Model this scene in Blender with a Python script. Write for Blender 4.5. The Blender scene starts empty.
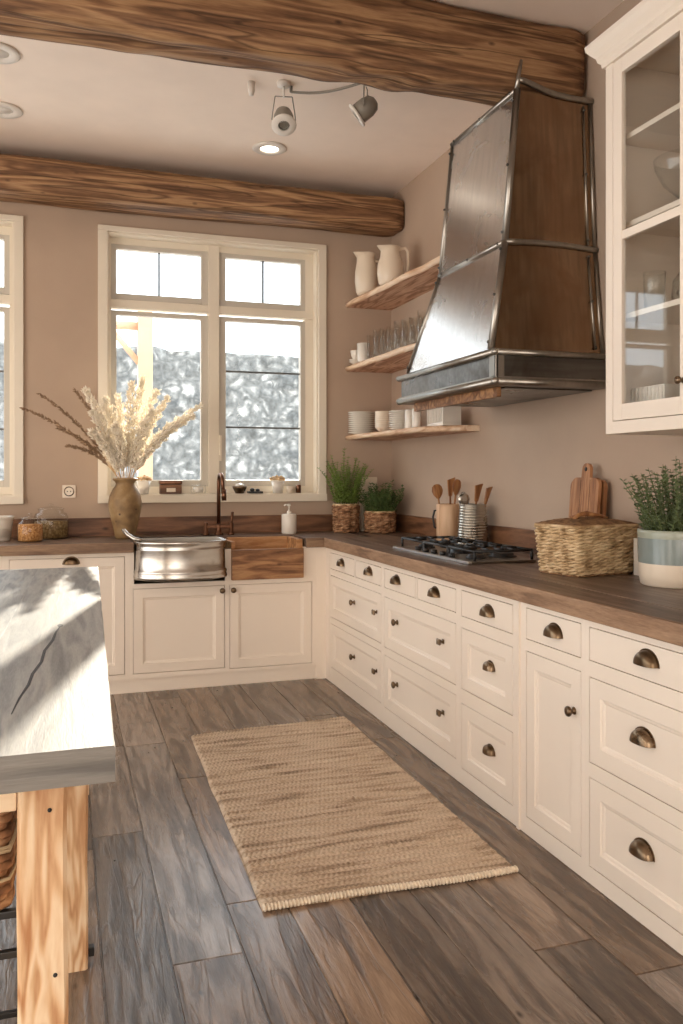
import bpy, bmesh, math, random
from mathutils import Vector, Matrix, noise
PI = math.pi
R = math.radians
random.seed(7)
S = bpy.context.scene
C = S.collection

# ---------------------------------------------------------------- camera
F = 836.0
cam_d = bpy.data.cameras.new('camera')
cam = bpy.data.objects.new('camera', cam_d)
C.objects.link(cam)
cam.location = (0, 0, 1.32)
cam.rotation_euler = (R(90), 0, -math.atan((341.5 - 65) / F))
cam_d.sensor_fit = 'AUTO'
cam_d.sensor_width = 36
cam_d.lens = F / 1024 * 36
cam_d.shift_y = -37 / 1024
cam_d.clip_start = 0.05
S.camera = cam

# ---------------------------------------------------------------- light
S.view_settings.view_transform = 'Standard'
S.view_settings.look = 'None'
S.view_settings.gamma = 1.0
S.view_settings.use_curve_mapping = False
S.view_settings.exposure = 0.16
SKY_BACK = (0.84, 0.93, 1.0)
SKY_ROOM = (1.0, 0.89, 0.775)
SKY_STRENGTH = 4.0
SUN_ENERGY = 11.0
SUN_AZ = R(14.4)
SUN_TAN = 0.305

w = bpy.data.worlds.new('sky')
S.world = w
w.use_nodes = True
nt = w.node_tree
nt.nodes.clear()
tc = nt.nodes.new('ShaderNodeTexCoord')
sp = nt.nodes.new('ShaderNodeSeparateXYZ')
mr = nt.nodes.new('ShaderNodeMapRange')
mr.inputs['From Min'].default_value = -0.5
mr.inputs['From Max'].default_value = 0.5
mx = nt.nodes.new('ShaderNodeMix')
mx.data_type = 'RGBA'
mx.inputs[6].default_value = (*SKY_ROOM, 1)
mx.inputs[7].default_value = (*SKY_BACK, 1)
bg = nt.nodes.new('ShaderNodeBackground')
bg.inputs['Strength'].default_value = SKY_STRENGTH
wo = nt.nodes.new('ShaderNodeOutputWorld')
L = nt.links.new
L(tc.outputs['Generated'], sp.inputs[0])
L(sp.outputs['Y'], mr.inputs['Value'])
L(mr.outputs[0], mx.inputs[0])
L(mx.outputs[2], bg.inputs['Color'])
L(bg.outputs[0], wo.inputs[0])

sun_d = bpy.data.lights.new('sun', 'SUN')
sun_d.energy = SUN_ENERGY
sun_d.color = (1.0, 0.9, 0.76)
sun_d.angle = R(0.6)
sun = bpy.data.objects.new('sun', sun_d)
C.objects.link(sun)
to_sun = Vector((math.sin(SUN_AZ), math.cos(SUN_AZ), SUN_TAN)).normalized()
sun.rotation_euler = to_sun.to_track_quat('Z', 'Y').to_euler()
sun.location = (3, 12, 6)

S.cycles.use_denoising = True
S.cycles.max_bounces = 8
S.cycles.diffuse_bounces = 5
S.cycles.transparent_max_bounces = 24
S.cycles.sample_clamp_indirect = 6
S.cycles.caustics_reflective = False
S.cycles.caustics_refractive = False

# ---------------------------------------------------------------- materials
def lin(c):
    if isinstance(c, str):
        c = tuple(int(c[i:i + 2], 16) / 255 for i in (0, 2, 4))
    return tuple((x / 12.92 if x <= 0.04045 else ((x + 0.055) / 1.055) ** 2.4) for x in c) + (1,)

class NM:
    def __init__(s, name):
        s.m = bpy.data.materials.new(name)
        s.m.use_nodes = True
        s.t = s.m.node_tree
        s.b = s.t.nodes['Principled BSDF']
    def n(s, typ, **kw):
        o = s.t.nodes.new('ShaderNode' + typ)
        for k, v in kw.items():
            if k.startswith('i_'):
                o.inputs[k[2:].replace('_', ' ')].default_value = v
            else:
                setattr(o, k, v)
        return o
    def l(s, a, b):
        s.t.links.new(a, b)
    def coords(s, scale=(1, 1, 1), rand=True, kind='Object'):
        tc = s.n('TexCoord')
        src = tc.outputs[kind]
        if rand:
            oi = s.n('ObjectInfo')
            mu = s.n('VectorMath', operation='SCALE')
            cb = s.n('CombineXYZ')
            s.l(oi.outputs['Random'], cb.inputs[0])
            s.l(oi.outputs['Random'], cb.inputs[1])
            s.l(oi.outputs['Random'], cb.inputs[2])
            s.l(cb.outputs[0], mu.inputs[0])
            mu.inputs['Scale'].default_value = 17.3
            ad = s.n('VectorMath', operation='ADD')
            s.l(src, ad.inputs[0]); s.l(mu.outputs[0], ad.inputs[1])
            src = ad.outputs[0]
        mp = s.n('Mapping')
        mp.inputs['Scale'].default_value = scale
        s.l(src, mp.inputs['Vector'])
        return mp.outputs[0]
    def ramp(s, fac, stops):
        r = s.n('ValToRGB')
        el = r.color_ramp.elements
        while len(el) > 1:
            el.remove(el[-1])
        el[0].position = stops[0][0]; el[0].color = lin(stops[0][1])
        for p, c in stops[1:]:
            e = el.new(p); e.color = lin(c)
        s.l(fac, r.inputs[0])
        return r.outputs[0]
    def mix(s, fac, a, b, mode='MIX'):
        m = s.n('Mix', data_type='RGBA', blend_type=mode)
        if hasattr(fac, 'links') or hasattr(fac, 'is_linked'):
            s.l(fac, m.inputs[0])
        else:
            m.inputs[0].default_value = fac
        for v, i in ((a, 6), (b, 7)):
            if isinstance(v, (str, tuple)):
                m.inputs[i].default_value = lin(v) if isinstance(v, str) else v
            else:
                s.l(v, m.inputs[i])
        return m.outputs[2]
    def bump(s, h, strength=0.3, dist=0.01):
        b = s.n('Bump')
        b.inputs['Strength'].default_value = strength
        b.inputs['Distance'].default_value = dist
        s.l(h, b.inputs['Height'])
        s.l(b.outputs[0], s.b.inputs['Normal'])

def plain(name, col, rough=0.5, metal=0.0, var=0.06, nscale=4, bump=0.0, coat=0, bscale=120):
    k = NM(name)
    v = k.coords((1, 1, 1))
    nz = k.n('TexNoise'); nz.inputs['Scale'].default_value = nscale; nz.inputs['Detail'].default_value = 4
    k.l(v, nz.inputs['Vector'])
    c = lin(col)
    lo = tuple(max(0, x * (1 - var)) for x in c[:3]) + (1,)
    hi = tuple(min(1, x * (1 + var)) for x in c[:3]) + (1,)
    mr = k.n('MapRange'); mr.inputs['From Min'].default_value = 0.3; mr.inputs['From Max'].default_value = 0.7
    k.l(nz.outputs['Fac'], mr.inputs['Value'])
    k.l(k.mix(mr.outputs[0], lo, hi), k.b.inputs['Base Color'])
    k.b.inputs['Roughness'].default_value = rough
    k.b.inputs['Metallic'].default_value = metal
    k.b.inputs['Coat Weight'].default_value = coat
    if bump:
        n2 = k.n('TexNoise'); n2.inputs['Scale'].default_value = bscale; n2.inputs['Detail'].default_value = 3
        k.l(v, n2.inputs['Vector'])
        k.bump(n2.outputs['Fac'], bump, 0.004)
    return k.m

def wood(name, dark, mid, light, axis='X', scale=1.0, rough=0.55, rings=6.0, distort=3.0, bump=0.35,
         grain=0.45, knots=True, attr=False, stretch=0.09, cracks=0.0):
    k = NM(name)
    sc = [scale] * 3
    sc['XYZ'.index(axis)] = scale * stretch
    if attr:
        at = k.n('Attribute'); at.attribute_name = 'plank'
        tc = k.n('TexCoord')
        sv = k.n('VectorMath', operation='SCALE'); sv.inputs['Scale'].default_value = 37.0
        k.l(at.outputs['Color'], sv.inputs[0])
        ad = k.n('VectorMath', operation='ADD')
        k.l(tc.outputs['Object'], ad.inputs[0]); k.l(sv.outputs[0], ad.inputs[1])
        mp = k.n('Mapping'); mp.inputs['Scale'].default_value = sc
        k.l(ad.outputs[0], mp.inputs['Vector'])
        v = mp.outputs[0]
    else:
        v = k.coords(sc)
    n1 = k.n('TexNoise'); n1.inputs['Scale'].default_value = 2.2; n1.inputs['Detail'].default_value = 2; n1.inputs['Distortion'].default_value = 0.6
    k.l(v, n1.inputs['Vector'])
    mul = k.n('Math', operation='MULTIPLY'); mul.inputs[1].default_value = rings * 6
    k.l(n1.outputs['Fac'], mul.inputs[0])
    si = k.n('Math', operation='SINE'); k.l(mul.outputs[0], si.inputs[0])
    m2 = k.n('MapRange'); m2.inputs['From Min'].default_value = -1; k.l(si.outputs[0], m2.inputs['Value'])
    n2 = k.n('TexNoise'); n2.inputs['Scale'].default_value = 38; n2.inputs['Detail'].default_value = 5
    k.l(v, n2.inputs['Vector'])
    n3 = k.n('TexNoise'); n3.inputs['Scale'].default_value = 5; n3.inputs['Detail'].default_value = 3; n3.inputs['Distortion'].default_value = distort * 0.3
    k.l(v, n3.inputs['Vector'])
    a = k.n('Mix'); a.data_type = 'FLOAT'; a.inputs[0].default_value = grain
    k.l(m2.outputs[0], a.inputs[2]); k.l(n2.outputs['Fac'], a.inputs[3])
    b = k.n('Mix'); b.data_type = 'FLOAT'; b.inputs[0].default_value = 0.45
    k.l(a.outputs[0], b.inputs[2]); k.l(n3.outputs['Fac'], b.inputs[3])
    fac = b.outputs[0]
    col = k.ramp(fac, [(0.22, dark), (0.48, mid), (0.75, light)])
    if knots:
        vo = k.n('TexVoronoi'); vo.inputs['Scale'].default_value = 1.1
        sc2 = [scale * 1.6] * 3; sc2['XYZ'.index(axis)] = scale * 0.8
        mp2 = k.n('Mapping'); mp2.inputs['Scale'].default_value = sc2
        tc2 = k.n('TexCoord'); k.l(tc2.outputs['Object'], mp2.inputs['Vector'])
        k.l(mp2.outputs[0], vo.inputs['Vector'])
        kr = k.n('MapRange'); kr.inputs['From Min'].default_value = 0.03; kr.inputs['From Max'].default_value = 0.13
        k.l(vo.outputs['Distance'], kr.inputs['Value'])
        col = k.mix(kr.outputs[0], dark, col)
    if cracks:
        nc = k.n('TexNoise'); nc.inputs['Scale'].default_value = 1.6; nc.inputs['Detail'].default_value = 2.5; nc.inputs['Distortion'].default_value = 0.5
        k.l(v, nc.inputs['Vector'])
        sb = k.n('Math', operation='SUBTRACT'); sb.inputs[1].default_value = 0.5; k.l(nc.outputs['Fac'], sb.inputs[0])
        ab = k.n('Math', operation='ABSOLUTE'); k.l(sb.outputs[0], ab.inputs[0])
        cr = k.n('MapRange'); cr.inputs['From Min'].default_value = 0.002; cr.inputs['From Max'].default_value = 0.022; cr.inputs['To Min'].default_value = 1 - cracks
        k.l(ab.outputs[0], cr.inputs['Value'])
        col = k.mix(cr.outputs[0], dark, col)
        cm = k.n('Math', operation='MULTIPLY'); k.l(fac, cm.inputs[0]); k.l(cr.outputs[0], cm.inputs[1]); fac = cm.outputs[0]
    if attr:
        sx = k.n('SeparateColor'); k.l(at.outputs['Color'], sx.inputs[0])
        hs = k.n('HueSaturation')
        v1 = k.n('MapRange'); v1.inputs['To Min'].default_value = 0.62; v1.inputs['To Max'].default_value = 1.28
        k.l(sx.outputs[0], v1.inputs['Value']); k.l(v1.outputs[0], hs.inputs['Value'])
        v2 = k.n('MapRange'); v2.inputs['To Min'].default_value = 0.55; v2.inputs['To Max'].default_value = 1.1
        k.l(sx.outputs[1], v2.inputs['Value']); k.l(v2.outputs[0], hs.inputs['Saturation'])
        k.l(col, hs.inputs['Color'])
        col = hs.outputs[0]
    k.l(col, k.b.inputs['Base Color'])
    rr = k.n('MapRange'); rr.inputs['To Min'].default_value = rough + 0.1; rr.inputs['To Max'].default_value = rough - 0.1
    k.l(fac, rr.inputs['Value']); k.l(rr.outputs[0], k.b.inputs['Roughness'])
    k.bump(fac, bump, 0.006)
    return k.m

def glass(name, tint=(0.97, 0.98, 0.98, 1), refl=1.0):
    # thin clear glass: straight-through transmission with a fresnel reflection
    k = NM(name)
    k.t.nodes.remove(k.b)
    tr = k.n('BsdfTransparent'); tr.inputs[0].default_value = tint
    gl = k.n('BsdfGlossy'); gl.inputs['Roughness'].default_value = 0.02
    fr = k.n('LayerWeight'); fr.inputs['Blend'].default_value = 0.5
    pw = k.n('Math', operation='POWER'); pw.inputs[1].default_value = 4.0
    k.l(fr.outputs['Facing'], pw.inputs[0])
    mu = k.n('Math', operation='MULTIPLY_ADD'); mu.inputs[1].default_value = 0.5 * refl; mu.inputs[2].default_value = 0.03 * refl
    k.l(pw.outputs[0], mu.inputs[0])
    mx = k.n('MixShader')
    k.l(mu.outputs[0], mx.inputs[0]); k.l(tr.outputs[0], mx.inputs[1]); k.l(gl.outputs[0], mx.inputs[2])
    k.l(mx.outputs[0], k.t.nodes['Material Output'].inputs['Surface'])
    return k.m

def metal(name, col, rough=0.3, axis='Z', streak=0.15, blotch=None, bump=0.05, rvar=1.0):
    k = NM(name)
    sc = [14] * 3; sc['XYZ'.index(axis)] = 0.8
    v = k.coords(tuple(sc))
    nz = k.n('TexNoise'); nz.inputs['Scale'].default_value = 3; nz.inputs['Detail'].default_value = 5
    k.l(v, nz.inputs['Vector'])
    v2 = k.coords((1, 1, 1))
    n2 = k.n('TexNoise'); n2.inputs['Scale'].default_value = 5; n2.inputs['Detail'].default_value = 5; n2.inputs['Distortion'].default_value = 0.8
    k.l(v2, n2.inputs['Vector'])
    c = lin(col)
    lo = tuple(x * (1 - streak * 2.2) for x in c[:3]) + (1,)
    hi = tuple(min(1, x * (1 + streak)) for x in c[:3]) + (1,)
    cc = k.mix(nz.outputs['Fac'], lo, hi)
    if blotch:
        mr = k.n('MapRange'); mr.inputs['From Min'].default_value = 0.45; mr.inputs['From Max'].default_value = 0.7
        k.l(n2.outputs['Fac'], mr.inputs['Value'])
        cc = k.mix(mr.outputs[0], cc, blotch)
    k.l(cc, k.b.inputs['Base Color'])
    k.b.inputs['Metallic'].default_value = 1.0
    rr = k.n('MapRange'); rr.inputs['To Min'].default_value = rough - 0.08 * rvar; rr.inputs['To Max'].default_value = rough + 0.12 * rvar
    k.l(n2.outputs['Fac'], rr.inputs['Value']); k.l(rr.outputs[0], k.b.inputs['Roughness'])
    if bump:
        k.bump(n2.outputs['Fac'], bump, 0.01)
    return k.m

M = {}
M['wall'] = plain('plaster_taupe', 'B8A28F', 0.85, var=0.05, nscale=2.5, bump=0.12, bscale=60)
M['ceil'] = plain('ceiling_paint', 'FAEBDD', 0.9, var=0.03)
M['paint'] = plain('cream_cabinet_paint', 'EEE2D4', 0.38, var=0.02, nscale=3)
M['carcass'] = plain('cabinet_inside', 'B49C84', 0.6, var=0.05)
M['basinin'] = plain('basin_inside', 'A39C92', 0.45, var=.1)
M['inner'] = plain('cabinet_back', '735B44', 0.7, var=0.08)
M['winpaint'] = plain('window_paint', 'E6DCCB', 0.4, var=0.02)
M['winsash'] = plain('sash_paint', 'C9C2B6', 0.4, var=0.02)
M['lead'] = plain('glazing_bar', '5E5F5D', 0.5)
M['floor'] = wood('floor_boards', '4A3B30', '7A6553', '9C8570', 'Y', 7.5, 0.27, rings=3.0, attr=True, bump=0.35, cracks=0.35, knots=True, stretch=0.11)
M['beam'] = wood('old_oak_beam', '432A18', '866142', 'B8926A', 'X', 6.0, 0.62, rings=4.5, bump=0.9, grain=0.5, stretch=0.07, cracks=0.7)
M['counter_x'] = wood('worktop_wood_x', '3A2D26', '665144', '8E7766', 'X', 6, 0.38, rings=3, bump=0.3, grain=0.7, knots=False, stretch=0.08)
M['counter_y'] = wood('worktop_wood_y', '3A2D26', '665144', '8E7766', 'Y', 6, 0.38, rings=3, bump=0.3, grain=0.7, knots=False, stretch=0.08)
M['edge_y'] = wood('worktop_edge_y', '4F382A', '84664E', 'AC8C70', 'Y', 7, 0.5, rings=2.5, bump=0.4, grain=0.6, knots=False, stretch=0.12)
M['edge_x'] = wood('worktop_edge_x', '4F382A', '7E634E', 'A28568', 'X', 7, 0.5, rings=2.5, bump=0.4, grain=0.6, knots=False, stretch=0.12)
M['splash_x'] = wood('upstand_wood_x', '3A2417', '6E4A33', '94694A', 'X', 5, 0.5, rings=3, bump=0.3, stretch=0.12)
M['splash_y'] = wood('upstand_wood_y', '3A2417', '6E4A33', '94694A', 'Y', 5, 0.5, rings=3, bump=0.3, stretch=0.12)
M['pine'] = wood('fresh_pine', 'B58055', 'DDB88F', 'F0D8B8', 'Z', 7.0, 0.5, rings=5.0, bump=0.2, grain=0.3, knots=True, stretch=0.16)
M['pine_x'] = wood('fresh_pine_x', 'B07A4C', 'DDB68C', 'F0D6B4', 'X', 6.0, 0.5, rings=3.2, bump=0.25, grain=0.3, knots=False, stretch=0.16)
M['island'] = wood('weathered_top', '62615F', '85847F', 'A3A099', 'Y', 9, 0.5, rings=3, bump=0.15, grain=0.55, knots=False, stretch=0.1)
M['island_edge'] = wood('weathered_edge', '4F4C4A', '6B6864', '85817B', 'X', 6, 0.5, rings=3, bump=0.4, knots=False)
M['shelf'] = wood('pale_shelf_wood', '8E5F42', 'C99B7C', 'E6C3A6', 'Y', 6, 0.55, rings=4, bump=0.5, knots=True, stretch=0.15)
M['shelf_edge'] = wood('shelf_live_edge', 'B98A67', 'DDBB9B', 'F0DAC2', 'Y', 6, 0.55, rings=3, bump=0.5, knots=False, stretch=0.15)
M['sinkwood'] = wood('sink_wood', '55351D', '8F6340', 'B68A5E', 'X', 6, 0.5, rings=3.5, bump=0.5, stretch=0.15)
M['sinkin'] = wood('sink_wood_inside', '7A4B28', 'B07C4C', 'CFA274', 'X', 6, 0.5, rings=3, bump=0.3, stretch=0.15)
M['board'] = wood('board_wood', '6E4327', 'A06E47', 'BD8A60', 'Z', 8, 0.5, rings=3, bump=0.2, stretch=0.12, knots=False)
M['spoon'] = wood('spoon_wood', '6A3F22', '96643D', 'B58352', 'Z', 10, 0.5, rings=3, bump=0.15, knots=False)
M['crock'] = wood('crock_wood', 'A9805E', 'CDA682', 'DEBD9B', 'Z', 6, 0.5, rings=3, bump=0.15, knots=False)
M['zinc'] = metal('zinc_trim', 'A8A39B', 0.3, 'Z', 0.15, bump=0.06)
M['zincdark'] = metal('aged_steel_band', '7C7A77', 0.28, 'X', 0.3, '55504A', bump=0.1)
M['panel_front'] = metal('steel_panel', 'DAD8D6', 0.27, 'Z', 0.10, bump=0.0, rvar=0.1)
M['panel_side'] = metal('brown_reflection_panel', 'A58C73', 0.2, 'Z', 0.25, '8C7057', bump=0.03, rvar=0.3)  # brown reflection of the right wall painted into the metal colour
M['steel'] = metal('sink_steel', 'C4C0BA', 0.2, 'X', 0.1, bump=0.05)
M['steelrib'] = metal('canister_steel', 'B9B2A6', 0.25, 'Z', 0.1, bump=0.0)
M['bronze'] = metal('aged_bronze', '85705A', 0.27, 'Z', 0.3, '55432F', bump=0.1)
M['copper'] = metal('aged_copper', '7E5B48', 0.3, 'Z', 0.2, bump=0.03)
M['iron'] = plain('cast_iron', '1B1A1A', 0.45, var=0.2)
M['hob'] = metal('hob_steel', '8E8A84', 0.3, 'Y', 0.1, bump=0)
M['hobbright'] = metal('hob_front_steel', 'D8D6D2', 0.3, 'Y', 0.05, bump=0)
M['white'] = plain('white_glaze', 'E8E2D8', 0.25, var=0.02, coat=0.3)
M['cream'] = plain('cream_glaze', 'E2D3BF', 0.3, var=0.04, coat=0.2)
M['glass'] = glass('window_glass', (0.97, 0.98, 0.98, 1), 0.6)
M['clear'] = glass('clear_glassware', (0.975, 0.98, 0.975, 1), 1.3)
M['lamp'] = plain('lamp_white', 'E4DDD4', 0.4)
M['lampgrey'] = plain('lamp_grey', '8F877C', 0.5)
M['black'] = plain('black_rubber', '16110E', 0.6)
M['leaf'] = plain('herb_leaf', '7C9444', 0.6, var=0.4, nscale=25)
M['leafd'] = plain('dark_herb_leaf', '5D7442', 0.6, var=0.4, nscale=25)
M['leafg'] = plain('grey_herb_leaf', '72805A', 0.6, var=0.35, nscale=25)
M['stem'] = plain('green_stem', '5C6A36', 0.6)
M['soil'] = plain('soil', '33241A', 0.95, var=0.3, nscale=40, bump=0.6)
M['straw'] = plain('straw', 'C7A983', 0.8, var=0.2, nscale=30)
M['plume'] = plain('pampas_plume', 'F4E6CF', 0.9, var=0.08, nscale=20)
M['plume'].node_tree.nodes['Principled BSDF'].inputs['Subsurface Weight'].default_value = 0.0
M['plumed'] = plain('dry_brown_plume', '8D735C', 0.95, var=0.2, nscale=20)

def emis(name, col, s):
    k = NM(name)
    k.b.inputs['Emission Color'].default_value = lin(col)
    k.b.inputs['Emission Strength'].default_value = s
    k.b.inputs['Base Color'].default_value = lin(col)
    return k.m
M['glow'] = emis('lamp_diffuser', 'FFF3E0', 9)

def wicker(name, a, b, c, rough=0.75, sc=60):
    k = NM(name)
    v = k.coords((1, 1, 1))
    n1 = k.n('TexNoise'); n1.inputs['Scale'].default_value = sc; n1.inputs['Detail'].default_value = 3
    k.l(v, n1.inputs['Vector'])
    k.l(k.ramp(n1.outputs['Fac'], [(0.3, a), (0.5, b), (0.7, c)]), k.b.inputs['Base Color'])
    k.b.inputs['Roughness'].default_value = rough
    k.bump(n1.outputs['Fac'], 0.5, 0.003)
    return k.m
M['wicker'] = wicker('wicker_strand', '96764F', 'C9AC84', 'E2CAA4', sc=22)
M['wickerd'] = wicker('wicker_lid', '5A3E26', '8A6744', 'A5825A', sc=40)
M['basketb'] = wicker('brown_basket', '5E3E28', '966C4B', 'BE9874', sc=35)
M['wire'] = plain('pale_wire', 'BFAE90', 0.5)

def rug_mat():
    k = NM('jute_weave')
    v = k.coords((2.0, 17, 3), rand=False)
    n1 = k.n('TexNoise'); n1.inputs['Scale'].default_value = 1.6; n1.inputs['Detail'].default_value = 5; n1.inputs['Distortion'].default_value = 0.3
    k.l(v, n1.inputs['Vector'])
    v2 = k.coords((40, 110, 40), rand=False)
    n2 = k.n('TexNoise'); n2.inputs['Scale'].default_value = 2; n2.inputs['Detail'].default_value = 2
    k.l(v2, n2.inputs['Vector'])
    c1 = k.ramp(n1.outputs['Fac'], [(0.32, '665040'), (0.40, 'A0866E'), (0.47, 'CBB49C'), (0.72, 'E2D2BC')])
    c2 = k.ramp(n2.outputs['Fac'], [(0.3, '7D6752'), (0.5, 'CBB397'), (0.7, 'EAD9C0')])
    k.l(k.mix(0.38, c1, c2), k.b.inputs['Base Color'])
    k.b.inputs['Roughness'].default_value = 0.95
    k.bump(n2.outputs['Fac'], 0.6, 0.004)
    return k.m
M['rug'] = rug_mat()
M['tuft'] = plain('rug_tuft', 'EADBC5', 0.9, var=0.15, nscale=60, bump=0.4)

def stoneware():
    k = NM('old_stoneware')
    v = k.coords((1, 1, 1))
    n1 = k.n('TexNoise'); n1.inputs['Scale'].default_value = 9; n1.inputs['Detail'].default_value = 6
    k.l(v, n1.inputs['Vector'])
    c = k.ramp(n1.outputs['Fac'], [(0.3, '6B5238'), (0.5, '93764F'), (0.68, 'AE9470')])
    vo = k.n('TexVoronoi'); vo.inputs['Scale'].default_value = 14; k.l(v, vo.inputs['Vector'])
    mr = k.n('MapRange'); mr.inputs['From Min'].default_value = 0.05; mr.inputs['From Max'].default_value = 0.13
    k.l(vo.outputs['Distance'], mr.inputs['Value'])
    k.l(k.mix(mr.outputs[0], '4A3523', c), k.b.inputs['Base Color'])
    k.b.inputs['Roughness'].default_value = 0.55
    k.bump(n1.outputs['Fac'], 0.3, 0.01)
    return k.m
M['stoneware'] = stoneware()

def bank_mat():
    k = NM('rubble_with_snow')
    v = k.coords((1, 1, 1), rand=False)
    n0 = k.n('TexNoise'); n0.inputs['Scale'].default_value = 3.0; n0.inputs['Detail'].default_value = 3
    k.l(v, n0.inputs['Vector'])
    mv = k.mix(0.3, v, n0.outputs['Color'])
    vo = k.n('TexVoronoi', feature='DISTANCE_TO_EDGE'); vo.inputs['Scale'].default_value = 4.2
    k.l(mv, vo.inputs['Vector'])
    vc = k.n('TexVoronoi'); vc.inputs['Scale'].default_value = 4.2; k.l(mv, vc.inputs['Vector'])
    sc = k.n('SeparateColor'); k.l(vc.outputs['Color'], sc.inputs[0])
    n2 = k.n('TexNoise'); n2.inputs['Scale'].default_value = 9; n2.inputs['Detail'].default_value = 4
    k.l(v, n2.inputs['Vector'])
    a = k.n('MapRange'); a.inputs['From Min'].default_value = 0.02; a.inputs['From Max'].default_value = 0.55
    k.l(vo.outputs['Distance'], a.inputs['Value'])
    mu = k.n('Math', operation='MULTIPLY'); k.l(a.outputs[0], mu.inputs[0])
    st = k.n('MapRange'); st.inputs['To Min'].default_value = 0.45; st.inputs['To Max'].default_value = 1.0
    k.l(sc.outputs[0], st.inputs['Value']); k.l(st.outputs[0], mu.inputs[1])
    ad = k.n('Mix'); ad.data_type = 'FLOAT'; ad.inputs[0].default_value = 0.4
    k.l(mu.outputs[0], ad.inputs[2]); k.l(n2.outputs['Fac'], ad.inputs[3])
    k.l(k.ramp(ad.outputs[0], [(0.12, '50565A'), (0.30, '71787D'), (0.42, '8A9196'), (0.52, 'B4BABE')]), k.b.inputs['Base Color'])
    k.b.inputs['Roughness'].default_value = 0.9
    return k.m
M['bank'] = bank_mat()
M['snow'] = plain('snowy_ground', 'E6E8EA', 0.9)
M['post'] = plain('outdoor_timber', 'D8B9A4', 0.7, var=0.08)

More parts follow.
